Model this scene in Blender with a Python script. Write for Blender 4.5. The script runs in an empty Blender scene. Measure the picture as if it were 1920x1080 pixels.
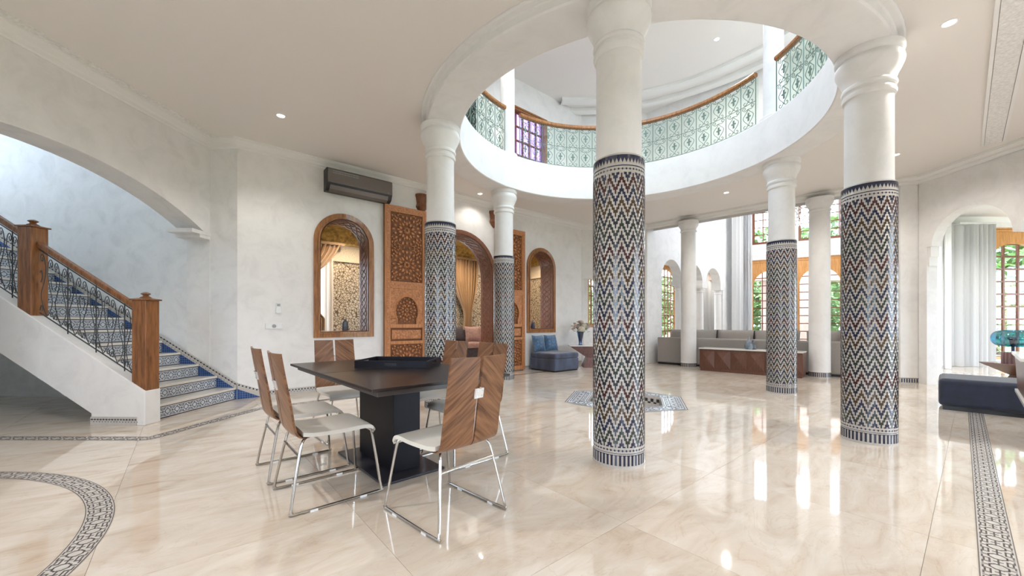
import bpy, bmesh, math, random
from math import sin, cos, pi, radians as R, sqrt, atan2, hypot
from mathutils import Vector, Matrix
random.seed(7)
S = bpy.context.scene
COL = S.collection

# ------------------------------------------------------------------ camera, sky, exposure
FPX, HC = 730.0, 1.15
cam = bpy.data.cameras.new('camera')
cam.sensor_width = 36.0
cam.lens = FPX / 1920 * 36
cam.shift_y = 65 / 1920
cam.clip_start, cam.clip_end = 0.05, 300
camo = bpy.data.objects.new('camera', cam)
COL.objects.link(camo)
camo.location = (0, 0, HC)
camo.rotation_euler = (R(90), 0, 0)
S.camera = camo

W = bpy.data.worlds.new('sky')
S.world = W
W.use_nodes = True
WB = W.node_tree.nodes['Background']
WB.inputs[0].default_value = (0.73, 0.86, 1.0, 1)
WB.inputs[1].default_value = 8.0
S.view_settings.view_transform = 'Standard'
S.view_settings.look = 'None'
S.view_settings.gamma = 1
S.view_settings.use_curve_mapping = False
S.view_settings.exposure = 0.87
LAMP_W = 60.0            # one ceiling downlight
S.cycles.use_denoising = True
S.cycles.max_bounces = 8
S.cycles.diffuse_bounces = 5
S.cycles.glossy_bounces = 4
S.cycles.transmission_bounces = 6
S.cycles.transparent_max_bounces = 16
S.cycles.caustics_reflective = False
S.cycles.caustics_refractive = False
S.cycles.sample_clamp_indirect = 6


def portal(loc, rot, sx, sy):
    """sky portal filling a modelled opening: only guides the sampling of the sky"""
    l = bpy.data.lights.new('sky_portal', 'AREA')
    l.shape = 'RECTANGLE'
    l.size, l.size_y = sx, sy
    l.cycles.is_portal = True
    o = bpy.data.objects.new('sky_portal', l)
    COL.objects.link(o)
    o.location, o.rotation_euler = loc, rot
    return o


# ------------------------------------------------------------------ materials
MATS = {}


def nodes(name):
    m = bpy.data.materials.new(name)
    m.use_nodes = True
    nt = m.node_tree
    MATS[name] = m
    return m, nt, nt.nodes['Principled BSDF'], nt.nodes.new, nt.links.new


def rgba(c):
    return (c[0], c[1], c[2], 1)


def ramp(nt, stops):
    n = nt.nodes.new('ShaderNodeValToRGB')
    el = n.color_ramp.elements
    while len(el) > 1:
        el.remove(el[-1])
    el[0].position, el[0].color = stops[0][0], rgba(stops[0][1])
    for p, c in stops[1:]:
        e = el.new(p)
        e.color = rgba(c)
    return n


def plain(name, col, rough=0.5, metal=0.0, spec=0.5, coat=0.0, var=0.0, vscale=6.0, bump=0.0, bscale=60.0, stretch=(1, 1, 1), rot=(0, 0, 0), sheen=0.0, detail=4):
    m, nt, b, N, Lk = nodes(name)
    b.inputs['Base Color'].default_value = rgba(col)
    b.inputs['Roughness'].default_value = rough
    b.inputs['Metallic'].default_value = metal
    b.inputs['Specular IOR Level'].default_value = spec
    b.inputs['Coat Weight'].default_value = coat
    b.inputs['Sheen Weight'].default_value = sheen
    tc = N('ShaderNodeTexCoord')
    mp = N('ShaderNodeMapping')
    mp.inputs['Scale'].default_value = stretch
    mp.inputs['Rotation'].default_value = rot
    Lk(tc.outputs['Object'], mp.inputs['Vector'])
    if var:
        no = N('ShaderNodeTexNoise')
        no.inputs['Scale'].default_value = vscale
        no.inputs['Detail'].default_value = detail
        Lk(mp.outputs[0], no.inputs['Vector'])
        rp = ramp(nt, [(0.3, [max(0, c * (1 - var)) for c in col]), (0.7, [min(1, c * (1 + var)) for c in col])])
        Lk(no.outputs['Fac'], rp.inputs[0])
        Lk(rp.outputs[0], b.inputs['Base Color'])
    if bump:
        nb = N('ShaderNodeTexNoise')
        nb.inputs['Scale'].default_value = bscale
        nb.inputs['Detail'].default_value = 5
        Lk(mp.outputs[0], nb.inputs['Vector'])
        bp = N('ShaderNodeBump')
        bp.inputs['Strength'].default_value = bump
        bp.inputs['Distance'].default_value = 0.01
        Lk(nb.outputs['Fac'], bp.inputs['Height'])
        Lk(bp.outputs[0], b.inputs['Normal'])
    return m


def wood(name, dark, light, rough=0.35, stretch=(14, 14, 1.2), rot=(0, 0, 0), coat=0.0, scale=3.0, spec=0.4):
    m, nt, b, N, Lk = nodes(name)
    b.inputs['Roughness'].default_value = rough
    b.inputs['Coat Weight'].default_value = coat
    b.inputs['Specular IOR Level'].default_value = spec
    tc, mp, no, n2 = N('ShaderNodeTexCoord'), N('ShaderNodeMapping'), N('ShaderNodeTexNoise'), N('ShaderNodeTexNoise')
    mr = N('ShaderNodeMapping')
    mr.inputs['Rotation'].default_value = rot
    mp.inputs['Scale'].default_value = stretch
    Lk(tc.outputs['Object'], mr.inputs['Vector'])
    Lk(mr.outputs[0], mp.inputs['Vector'])
    no.inputs['Scale'].default_value = scale
    no.inputs['Detail'].default_value = 8
    no.inputs['Distortion'].default_value = 0.6
    n2.inputs['Scale'].default_value = scale * 4
    n2.inputs['Detail'].default_value = 4
    Lk(mp.outputs[0], no.inputs['Vector'])
    Lk(mp.outputs[0], n2.inputs['Vector'])
    ad = N('ShaderNodeMath')
    ad.operation = 'MULTIPLY_ADD'
    ad.inputs[1].default_value = 0.35
    Lk(n2.outputs['Fac'], ad.inputs[0])
    Lk(no.outputs['Fac'], ad.inputs[2])
    mid = [(a + c) / 2 for a, c in zip(dark, light)]
    rp = ramp(nt, [(0.45, dark), (0.64, mid), (0.85, light)])
    Lk(ad.outputs[0], rp.inputs[0])
    Lk(rp.outputs[0], b.inputs['Base Color'])
    return m


def glass_mat(name, tint=(1, 1, 1), refl=0.06, rough=0.0):
    m, nt, b, N, Lk = nodes(name)
    out = nt.nodes['Material Output']
    tr, gl, mx = N('ShaderNodeBsdfTransparent'), N('ShaderNodeBsdfGlossy'), N('ShaderNodeMixShader')
    tr.inputs[0].default_value = rgba(tint)
    gl.inputs['Roughness'].default_value = rough
    mx.inputs[0].default_value = refl
    Lk(tr.outputs[0], mx.inputs[1])
    Lk(gl.outputs[0], mx.inputs[2])
    Lk(mx.outputs[0], out.inputs[0])
    nt.nodes.remove(b)
    return m


def sheer(name, col, opacity=0.6, through=0.45):
    m, nt, b, N, Lk = nodes(name)
    out = nt.nodes['Material Output']
    tr, df, tl, m1, m2 = N('ShaderNodeBsdfTransparent'), N('ShaderNodeBsdfDiffuse'), N('ShaderNodeBsdfTranslucent'), N('ShaderNodeMixShader'), N('ShaderNodeMixShader')
    df.inputs[0].default_value = rgba(col)
    tl.inputs[0].default_value = rgba(col)
    m1.inputs[0].default_value = through
    m2.inputs[0].default_value = opacity
    Lk(df.outputs[0], m1.inputs[1])
    Lk(tl.outputs[0], m1.inputs[2])
    Lk(tr.outputs[0], m2.inputs[1])
    Lk(m1.outputs[0], m2.inputs[2])
    Lk(m2.outputs[0], out.inputs[0])
    nt.nodes.remove(b)
    return m


def emit(name, col, st):
    m, nt, b, N, Lk = nodes(name)
    b.inputs['Base Color'].default_value = rgba(col)
    b.inputs['Emission Color'].default_value = rgba(col)
    b.inputs['Emission Strength'].default_value = st
    return m


def plaster(name, col, var=0.05):
    """polished lime plaster: cloudy mottling, faint relief"""
    m, nt, b, N, Lk = nodes(name)
    b.inputs['Roughness'].default_value = 0.5
    b.inputs['Specular IOR Level'].default_value = 0.3
    tc, n1, n2 = N('ShaderNodeTexCoord'), N('ShaderNodeTexNoise'), N('ShaderNodeTexNoise')
    n1.inputs['Scale'].default_value = 3.2
    n1.inputs['Detail'].default_value = 9
    n1.inputs['Roughness'].default_value = 0.65
    n1.inputs['Distortion'].default_value = 0.8
    n2.inputs['Scale'].default_value = 26
    n2.inputs['Detail'].default_value = 6
    Lk(tc.outputs['Object'], n1.inputs['Vector'])
    Lk(tc.outputs['Object'], n2.inputs['Vector'])
    rp = ramp(nt, [(0.32, [c * (1 - 2.0 * var) for c in col]), (0.5, col), (0.68, [min(0.93, c * (1 + var)) for c in col])])
    Lk(n1.outputs['Fac'], rp.inputs[0])
    Lk(rp.outputs[0], b.inputs['Base Color'])
    bp = N('ShaderNodeBump')
    bp.inputs['Strength'].default_value = 0.10
    bp.inputs['Distance'].default_value = 0.01
    Lk(n2.outputs['Fac'], bp.inputs['Height'])
    Lk(bp.outputs[0], b.inputs['Normal'])
    return m


def marble(name):
    m, nt, b, N, Lk = nodes(name)
    b.inputs['Roughness'].default_value = 0.045
    b.inputs['IOR'].default_value = 1.9
    tc, oi, ad = N('ShaderNodeTexCoord'), N('ShaderNodeObjectInfo'), N('ShaderNodeVectorMath')
    vm = N('ShaderNodeVectorMath')
    vm.operation = 'SCALE'
    cx = N('ShaderNodeCombineXYZ')
    for i in range(3):
        Lk(oi.outputs['Random'], cx.inputs[i])
    Lk(cx.outputs[0], vm.inputs[0])
    vm.inputs['Scale'].default_value = 37.0
    Lk(tc.outputs['Object'], ad.inputs[0])
    Lk(vm.outputs[0], ad.inputs[1])
    mp = N('ShaderNodeMapping')
    mp.inputs['Scale'].default_value = (1.0, 2.6, 1)
    mp.inputs['Rotation'].default_value = (0, 0, 0.5)
    Lk(ad.outputs[0], mp.inputs['Vector'])
    n1, n2 = N('ShaderNodeTexNoise'), N('ShaderNodeTexNoise')
    n1.inputs['Scale'].default_value = 1.7
    n1.inputs['Detail'].default_value = 10
    n1.inputs['Roughness'].default_value = 0.62
    n1.inputs['Distortion'].default_value = 1.4
    n2.inputs['Scale'].default_value = 1.3
    n2.inputs['Detail'].default_value = 6
    n2.inputs['Distortion'].default_value = 2.5
    Lk(mp.outputs[0], n1.inputs['Vector'])
    Lk(mp.outputs[0], n2.inputs['Vector'])
    rp = ramp(nt, [(0.28, (0.57, 0.455, 0.35)), (0.45, (0.68, 0.585, 0.485)), (0.58, (0.725, 0.645, 0.555)), (0.75, (0.78, 0.72, 0.645))])
    Lk(n1.outputs['Fac'], rp.inputs[0])
    vein = ramp(nt, [(0.488, (1, 1, 1)), (0.5, (0.90, 0.85, 0.79)), (0.512, (1, 1, 1))])
    Lk(n2.outputs['Fac'], vein.inputs[0])
    mx = N('ShaderNodeMix')
    mx.data_type, mx.blend_type = 'RGBA', 'MULTIPLY'
    mx.inputs[0].default_value = 0.7
    Lk(rp.outputs[0], mx.inputs[6])
    Lk(vein.outputs[0], mx.inputs[7])
    br = N('ShaderNodeMix')
    br.data_type, br.blend_type = 'RGBA', 'MULTIPLY'
    br.inputs[0].default_value = 1.0
    r2 = ramp(nt, [(0.0, (0.94, 0.93, 0.92)), (1.0, (1.0, 1.0, 1.0))])
    Lk(oi.outputs['Random'], r2.inputs[0])
    Lk(mx.outputs[2], br.inputs[6])
    Lk(r2.outputs[0], br.inputs[7])
    Lk(br.outputs[2], b.inputs['Base Color'])
    return m


def brick_mat(name, c1, c2, mortar, scale, rough=0.15, w=0.5, h=0.5):
    m, nt, b, N, Lk = nodes(name)
    b.inputs['Roughness'].default_value = rough
    tc, bk = N('ShaderNodeTexCoord'), N('ShaderNodeTexBrick')
    mp = N('ShaderNodeMapping')
    mp.inputs['Rotation'].default_value = (R(90), 0, 0)
    Lk(tc.outputs['Object'], mp.inputs['Vector'])
    Lk(mp.outputs[0], bk.inputs['Vector'])
    bk.offset = 0
    for i, c in enumerate((c1, c2, mortar)):
        bk.inputs[i + 1].default_value = rgba(c)
    bk.inputs['Scale'].default_value = scale
    bk.inputs['Mortar Size'].default_value = 0.02
    bk.inputs['Brick Width'].default_value = w
    bk.inputs['Row Height'].default_value = h
    Lk(bk.outputs['Color'], b.inputs['Base Color'])
    return m


def crackle(name, c1, c2, scale, rough=0.35, metal=0.3, thr=0.06):
    m, nt, b, N, Lk = nodes(name)
    b.inputs['Roughness'].default_value = rough
    b.inputs['Metallic'].default_value = metal
    tc, vo = N('ShaderNodeTexCoord'), N('ShaderNodeTexVoronoi')
    vo.feature = 'DISTANCE_TO_EDGE'
    vo.inputs['Scale'].default_value = scale
    Lk(tc.outputs['Object'], vo.inputs['Vector'])
    rp = ramp(nt, [(0.0, c2), (thr, c2), (thr * 1.6, c1)])
    Lk(vo.outputs['Distance'], rp.inputs[0])
    Lk(rp.outputs[0], b.inputs['Base Color'])
    bp = N('ShaderNodeBump')
    bp.inputs['Strength'].default_value = 0.3
    bp.inputs['Distance'].default_value = 0.01
    Lk(vo.outputs['Distance'], bp.inputs['Height'])
    Lk(bp.outputs[0], b.inputs['Normal'])
    return m


plaster('wall', (0.80, 0.785, 0.77), 0.04)
plaster('wall_cool', (0.80, 0.795, 0.79), 0.05)
plain('ceiling', (0.80, 0.765, 0.73), rough=0.6, spec=0.2)
plain('trim', (0.81, 0.80, 0.78), rough=0.5, spec=0.3)
plain('carved_trim', (0.79, 0.78, 0.76), rough=0.6, var=0.12, vscale=34, bump=1.0, bscale=42)
plaster('column', (0.80, 0.79, 0.78), 0.03)
marble('marble')
plain('grout', (0.50, 0.44, 0.37), rough=0.4)
plain('zellij_pale', (0.51, 0.48, 0.45), rough=0.22, var=0.06, vscale=60, bump=0.25, bscale=55)
for nm, c in dict(z_navy=(0.012, 0.017, 0.048), z_ink=(0.017, 0.020, 0.030), z_green=(0.024, 0.034, 0.028), z_amber=(0.060, 0.034, 0.016), z_red=(0.048, 0.011, 0.013), z_black=(0.025, 0.022, 0.024)).items():
    plain(nm, c, rough=0.18, spec=0.6)
plain('mosaic_pale', (0.56, 0.52, 0.48), rough=0.2, var=0.1, vscale=30)
plain('mosaic_dark', (0.13, 0.11, 0.105), rough=0.25)
plain('mosaic_blue', (0.60, 0.64, 0.70), rough=0.2, var=0.08, vscale=30)
brick_mat('blue_tile', (0.015, 0.05, 0.19), (0.025, 0.08, 0.26), (0.25, 0.32, 0.42), 16)
plain('tread', (0.74, 0.70, 0.63), rough=0.15, var=0.05, vscale=8)
wood('oak', (0.16, 0.055, 0.018), (0.42, 0.185, 0.06), rough=0.3, coat=0.3)
wood('newel_wood', (0.105, 0.038, 0.015), (0.30, 0.125, 0.045), rough=0.28, coat=0.3)
wood('window_wood', (0.48, 0.21, 0.06), (0.72, 0.37, 0.13), rough=0.35)
wood('red_wood', (0.13, 0.045, 0.022), (0.26, 0.10, 0.05), rough=0.35)
wood('cedar', (0.38, 0.145, 0.05), (0.60, 0.27, 0.11), rough=0.45)
plain('cedar_carved', (0.48, 0.20, 0.08), rough=0.5, var=0.35, vscale=30, bump=1.0, bscale=36)
plain('cedar_recess_shade', (0.20, 0.072, 0.025), rough=0.6)  # recess shade behind the carving, put into a darker cedar colour
plain('lining', (0.185, 0.075, 0.045), rough=0.4, var=0.3, vscale=20)
plain('lining_relief', (0.30, 0.145, 0.095), rough=0.4)
wood('walnut_a', (0.085, 0.033, 0.014), (0.30, 0.145, 0.072), rough=0.3, stretch=(2, 2, 26), rot=(0, R(38), 0), scale=1.6)
wood('walnut_b', (0.085, 0.033, 0.014), (0.30, 0.145, 0.072), rough=0.3, stretch=(2, 2, 26), rot=(0, R(-38), 0), scale=1.6)
wood('wenge', (0.010, 0.0075, 0.0075), (0.028, 0.020, 0.019), rough=0.28, stretch=(1.5, 20, 20), spec=0.3)
plain('table_frame', (0.07, 0.06, 0.058), rough=0.35)
plain('pedestal', (0.0045, 0.004, 0.007), rough=0.45, spec=0.2)
plain('steel_plate', (0.035, 0.032, 0.040), rough=0.3, spec=0.3)
plain('chrome', (0.55, 0.53, 0.51), rough=0.18, metal=1.0)
plain('leather', (0.70, 0.67, 0.61), rough=0.45, bump=0.15, bscale=200)
plain('leather_grey', (0.26, 0.235, 0.215), rough=0.42, bump=0.15, bscale=200)
plain('black', (0.010, 0.010, 0.014), rough=0.3)
plain('black_leather', (0.006, 0.0055, 0.010), rough=0.45, spec=0.25, bump=0.2, bscale=150)
plain('felt', (0.012, 0.011, 0.014), rough=0.9)
plain('iron', (0.055, 0.062, 0.068), rough=0.45, metal=0.4)
plain('iron_green', (0.14, 0.20, 0.17), rough=0.5, metal=0.2)
plain('ac_body', (0.19, 0.17, 0.16), rough=0.35, metal=0.4)
plain('ac_dark', (0.022, 0.02, 0.022), rough=0.4)
plain('ac_mark', (0.32, 0.32, 0.33), rough=0.4)
plain('white_plastic', (0.80, 0.80, 0.80), rough=0.35)
plain('grey_plastic', (0.35, 0.35, 0.36), rough=0.4)
plain('navy_velvet', (0.013, 0.020, 0.044), rough=0.7, sheen=0.22, var=0.3, vscale=9)
plain('slate_velvet', (0.045, 0.062, 0.115), rough=0.6, sheen=0.35, var=0.45, vscale=7, stretch=(1, 1, 0.3))
plain('blue_velvet', (0.045, 0.115, 0.215), rough=0.5, sheen=0.35, var=0.65, vscale=16, bump=0.4, bscale=25)
plain('sofa_grey', (0.34, 0.315, 0.295), rough=0.9, sheen=0.2, var=0.08, vscale=90, bump=0.3, bscale=300)
plain('cushion_dark', (0.045, 0.04, 0.055), rough=0.8, var=0.3, vscale=20)
plain('cushion_mauve', (0.30, 0.19, 0.18), rough=0.7, var=0.2, vscale=20)
wood('brown_lacquer', (0.095, 0.040, 0.026), (0.155, 0.07, 0.046), rough=0.32)
wood('mauve_lacquer', (0.16, 0.085, 0.08), (0.26, 0.15, 0.14), rough=0.25)
plain('white_stone', (0.76, 0.74, 0.71), rough=0.15)
sheer('curtain', (0.82, 0.82, 0.82), 1.0, 0.25)
sheer('sheer', (0.86, 0.87, 0.90), 0.8)
plain('gold_drape', (0.34, 0.215, 0.115), rough=0.5, sheen=0.5)
sheer('sheer_warm', (0.88, 0.84, 0.80), 0.75)
crackle('wallpaper', (0.55, 0.49, 0.40), (0.12, 0.09, 0.06), 17)
plain('gold_carved', (0.52, 0.36, 0.13), rough=0.4, metal=0.4, var=0.45, vscale=16, bump=1.0, bscale=18)
plain('stucco_carved', (0.55, 0.49, 0.40), rough=0.6, var=0.35, vscale=40, bump=1.0, bscale=40, stretch=(1, 1, 2.2))
glass_mat('glass', (0.97, 0.985, 1.0), 0.05)
glass_mat('green_glass', (0.93, 0.985, 0.955), 0.04, 0.2)
glass_mat('violet_glass', (0.42, 0.30, 0.52), 0.06)
glass_mat('teal_glass', (0.10, 0.52, 0.66), 0.16, 0.05)
glass_mat('blue_glass', (0.30, 0.45, 0.66), 0.14, 0.03)
glass_mat('crystal', (0.88, 0.90, 0.94), 0.5, 0.05)
emit('lamp_on', (1.0, 0.95, 0.86), 7.0)
plain('petal', (0.72, 0.60, 0.56), rough=0.7, var=0.15, vscale=20)
plain('petal_cream', (0.78, 0.73, 0.62), rough=0.7, var=0.1, vscale=20)
plain('leaf', (0.16, 0.27, 0.08), rough=0.6, var=0.45, vscale=1.3)
plain('leaf_olive', (0.44, 0.48, 0.26), rough=0.6, var=0.35, vscale=1.3)
plain('bark', (0.10, 0.07, 0.05), rough=0.9, var=0.3, vscale=12)
plain('lawn', (0.10, 0.17, 0.05), rough=0.9, var=0.3, vscale=3)
plain('terrace', (0.55, 0.50, 0.45), rough=0.6, var=0.1, vscale=2)
plain('pink_render', (0.52, 0.36, 0.30), rough=0.8, var=0.06, vscale=4)
plain('vase_grey', (0.10, 0.105, 0.12), rough=0.2, var=0.3, vscale=12)
plain('vase_blue_grey', (0.20, 0.24, 0.28), rough=0.12, var=0.5, vscale=9)
plain('vase_ink', (0.03, 0.04, 0.09), rough=0.2)


# ------------------------------------------------------------------ mesh helpers
def crom(pts, n=6):
    """Catmull-Rom polyline through pts (any dimension)"""
    out = []
    P = [pts[0]] + list(pts) + [pts[-1]]
    for i in range(1, len(P) - 2):
        for k in range(n):
            t = k / n
            out.append(tuple(0.5 * (2 * b + (c - a) * t + (2 * a - 5 * b + 4 * c - d) * t * t + (3 * b - a - 3 * c + d) * t ** 3)
                             for a, b, c, d in zip(P[i - 1], P[i], P[i + 1], P[i + 2])))
    out.append(tuple(pts[-1]))
    return out


class MB:
    def __init__(s):
        s.v, s.f, s.m, s.k = [], [], [], 0

    def add(s, vs, fs):
        o = len(s.v)
        s.v += [tuple(p) for p in vs]
        for f in fs:
            s.f.append([o + i for i in f])
            s.m.append(s.k)
        return s

    def hexa(s, p):
        """8 corners: bottom 4 ccw, top 4 ccw"""
        return s.add(p, [(3, 2, 1, 0), (4, 5, 6, 7), (0, 1, 5, 4), (1, 2, 6, 5), (2, 3, 7, 6), (3, 0, 4, 7)])

    def box(s, x0, x1, y0, y1, z0, z1):
        return s.hexa([(x0, y0, z0), (x1, y0, z0), (x1, y1, z0), (x0, y1, z0), (x0, y0, z1), (x1, y0, z1), (x1, y1, z1), (x0, y1, z1)])

    def quad(s, a, b, c, d):
        return s.add([a, b, c, d], [(0, 1, 2, 3)])

    def extrude(s, poly, vec):
        n = len(poly)
        v = Vector(vec)
        s.add([Vector(p) for p in poly] + [Vector(p) + v for p in poly],
              [tuple(range(n - 1, -1, -1)), tuple(range(n, 2 * n))] + [(i, (i + 1) % n, n + (i + 1) % n, n + i) for i in range(n)])
        return s

    def tube(s, pts, r, n=6, closed=False, flat=None):
        P = [Vector(p) for p in pts]
        L = len(P)
        rs = r if isinstance(r, (list, tuple)) else [r] * L
        vs, fs = [], []
        up = None
        for i in range(L):
            if closed:
                t = P[(i + 1) % L] - P[i - 1]
            else:
                t = P[min(i + 1, L - 1)] - P[max(i - 1, 0)]
            if t.length < 1e-9:
                t = Vector((0, 0, 1))
            t.normalize()
            if up is None:
                up = Vector((0, 0, 1)) if abs(t.z) < 0.9 else Vector((1, 0, 0))
            up = up - t * up.dot(t)
            if up.length < 1e-6:
                up = Vector((0, 1, 0)) - t * t.y
            up.normalize()
            w = t.cross(up)
            for k in range(n):
                a = 2 * pi * (k + 0.5) / n
                vs.append(P[i] + (up * cos(a) + w * sin(a)) * rs[i])
        for i in range(L if closed else L - 1):
            j = (i + 1) % L
            for k in range(n):
                fs.append((i * n + k, i * n + (k + 1) % n, j * n + (k + 1) % n, j * n + k))
        if not closed:
            fs.append(tuple(range(n - 1, -1, -1)))
            fs.append(tuple((L - 1) * n + k for k in range(n)))
        return s.add(vs, fs)

    def lathe(s, prof, n=32, c=(0, 0), a0=0.0, a1=2 * pi):
        full = abs(a1 - a0 - 2 * pi) < 1e-6
        m = n if full else n + 1
        L = len(prof)
        vs, fs = [], []
        for i in range(m):
            a = a0 + (a1 - a0) * i / n
            for (r, z) in prof:
                vs.append((c[0] + r * cos(a), c[1] + r * sin(a), z))
        for i in range(n):
            j = (i + 1) % m
            for k in range(L - 1):
                fs.append((i * L + k, j * L + k, j * L + k + 1, i * L + k + 1))
        return s.add(vs, fs)

    def grid(s, fn, nu, nv):
        vs = [fn(i / nu, j / nv) for j in range(nv + 1) for i in range(nu + 1)]
        w = nu + 1
        return s.add(vs, [(j * w + i, j * w + i + 1, (j + 1) * w + i + 1, (j + 1) * w + i) for j in range(nv) for i in range(nu)])

    def mesh(s, name, mats, smooth=0.6):
        me = bpy.data.meshes.new(name)
        me.from_pydata(s.v, [], s.f)
        for m in (mats if isinstance(mats, (list, tuple)) else [mats]):
            me.materials.append(MATS[m])
        if max(s.m, default=0) > 0:
            me.polygons.foreach_set('material_index', s.m)
        if smooth:
            me.shade_smooth()
            me.set_sharp_from_angle(angle=smooth)
        me.update()
        return me

    def build(s, name, mats, parent=None, loc=(0, 0, 0), rz=0.0, smooth=0.6, bevel=0.0, seg=2):
        return put(name, s.mesh(name, mats, smooth), parent, loc, rz, bevel, seg)


def put(name, me, parent=None, loc=(0, 0, 0), rz=0.0, bevel=0.0, seg=2):
    o = bpy.data.objects.new(name, me)
    COL.objects.link(o)
    o.parent = parent
    o.location = loc
    o.rotation_euler = (0, 0, rz)
    if bevel:
        b = o.modifiers.new('edge', 'BEVEL')
        b.width, b.segments, b.limit_method, b.angle_limit = bevel, seg, 'ANGLE', R(35)
    return o


def tag(o, label=None, cat=None, group=None, kind=None):
    for k, v in (('label', label), ('category', cat), ('group', group), ('kind', kind)):
        if v:
            o[k] = v
    return o


def thing(name, label, cat, loc=(0, 0, 0), rz=0.0, group=None, kind=None):
    o = bpy.data.objects.new(name, None)
    COL.objects.link(o)
    o.location, o.rotation_euler = loc, (0, 0, rz)
    o.empty_display_size = 0.1
    return tag(o, label, cat, group, kind)


def copy_tree(o, parent=None, loc=None, rz=None, label=None):
    c = o.copy()
    COL.objects.link(c)
    c.parent = parent
    if loc is not None:
        c.location = loc
    if rz is not None:
        c.rotation_euler = (0, 0, rz)
    if label:
        c['label'] = label
    for ch in list(o.children):
        copy_tree(ch, c)
    return c


def arch(x0, x1, zs, rise=None, n=20):
    """outline of an opening's top: (x, z) from left to right; semicircle or segmental of the given rise"""
    c, h = (x0 + x1) / 2, (x1 - x0) / 2
    if rise is None:
        return [(c - h * cos(pi * i / n), zs + h * sin(pi * i / n)) for i in range(n + 1)]
    Rr = (h * h + rise * rise) / (2 * rise)
    a = math.asin(min(1, h / Rr))
    return [(c + Rr * sin(-a + 2 * a * i / n), zs + rise - Rr + Rr * cos(-a + 2 * a * i / n)) for i in range(n + 1)]


def wall_mesh(mb, length, z0, z1, y0, y1, openings):
    """openings: (z_bottom, [(x, z_top)...] left to right). Solid between y0 (front) and y1 (back)."""
    xs = {0.0, length}
    for zb, top in openings:
        for x, z in top:
            xs.add(round(min(max(x, 0), length), 5))
    xs = sorted(xs)

    def topz(top, x, side):
        for i in range(len(top) - 1):
            (xa, za), (xb, zb2) = top[i], top[i + 1]
            if xb - xa < 1e-6:
                continue
            if xa - 1e-5 <= x <= xb + 1e-5 and xa - 1e-5 <= x + side * 1e-4 <= xb + 1e-5:
                return za + (zb2 - za) * (x - xa) / (xb - xa)
        return None

    def seg(xa, xb, la, lb, ha, hb):
        mb.quad((xa, y0, la), (xb, y0, lb), (xb, y0, hb), (xa, y0, ha))
        mb.quad((xb, y1, lb), (xa, y1, la), (xa, y1, ha), (xb, y1, hb))

    for xa, xb in zip(xs, xs[1:]):
        if xb - xa < 1e-6:
            continue
        spans = []
        for zb, top in openings:
            ta, tb = topz(top, xa, 1), topz(top, xb, -1)
            if ta is not None and tb is not None:
                spans.append((zb, ta, tb))
        spans.sort()
        la = lb = z0
        for zb, ta, tb in spans:
            if zb > la + 1e-6:
                seg(xa, xb, la, lb, zb, zb)
                mb.quad((xa, y0, zb), (xb, y0, zb), (xb, y1, zb), (xa, y1, zb))
            mb.quad((xb, y0, tb), (xa, y0, ta), (xa, y1, ta), (xb, y1, tb))
            la, lb = ta, tb
        seg(xa, xb, la, lb, z1, z1)
    for zb, top in openings:
        (xl, zl), (xr, zr) = top[0], top[-1]
        if zl > zb:
            mb.quad((xl, y0, zb), (xl, y1, zb), (xl, y1, zl), (xl, y0, zl))
        if zr > zb:
            mb.quad((xr, y1, zb), (xr, y0, zb), (xr, y0, zr), (xr, y1, zr))
        for (pa, za), (pb, zb2) in zip(top, top[1:]):
            if abs(pb - pa) < 1e-6 and abs(zb2 - za) > 1e-6:
                mb.quad((pa, y0, za), (pa, y1, za), (pa, y1, zb2), (pa, y0, zb2))
    mb.quad((0, y1, z0), (0, y0, z0), (0, y0, z1), (0, y1, z1))
    mb.quad((length, y0, z0), (length, y1, z0), (length, y1, z1), (length, y0, z1))
    mb.quad((0, y0, z1), (length, y0, z1), (length, y1, z1), (0, y1, z1))
    return mb


def wall(name, p0, p1, z0, z1, th, openings, mat, label, parent=None):
    d = (p1[0] - p0[0], p1[1] - p0[1])
    L = hypot(*d)
    o = wall_mesh(MB(), L, z0, z1, 0, th, openings).build(name, mat, parent, (p0[0], p0[1], 0), atan2(d[1], d[0]), smooth=0.3)
    if parent is None:
        tag(o, label, 'wall', kind='structure')
    return o


def sweep(mb, path, prof, closed=False):
    """profile [(offset to the right of the path, z)] swept along a 2-D path with mitred corners"""
    n = len(path)
    rows = []
    for i in range(n):
        a = path[i - 1] if (i > 0 or closed) else None
        b = path[(i + 1) % n] if (i < n - 1 or closed) else None
        p = path[i]
        ns = []
        for q0, q1 in ((a, p), (p, b)):
            if q0 is not None and q1 is not None:
                dx, dy = q1[0] - q0[0], q1[1] - q0[1]
                l = hypot(dx, dy)
                ns.append((dy / l, -dx / l))
        if len(ns) == 2:
            mx, my = ns[0][0] + ns[1][0], ns[0][1] + ns[1][1]
            k = 2 / max(0.3, (mx * mx + my * my))
            nx, ny = mx * k, my * k
        else:
            nx, ny = ns[0]
        rows.append([(p[0] + nx * o, p[1] + ny * o, z) for o, z in prof])
    L = len(prof)
    vs = [v for r_ in rows for v in r_]
    fs = []
    for i in range(n if closed else n - 1):
        j = (i + 1) % n
        for k in range(L - 1):
            fs.append((i * L + k, j * L + k, j * L + k + 1, i * L + k + 1))
    return mb.add(vs, fs)


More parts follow.
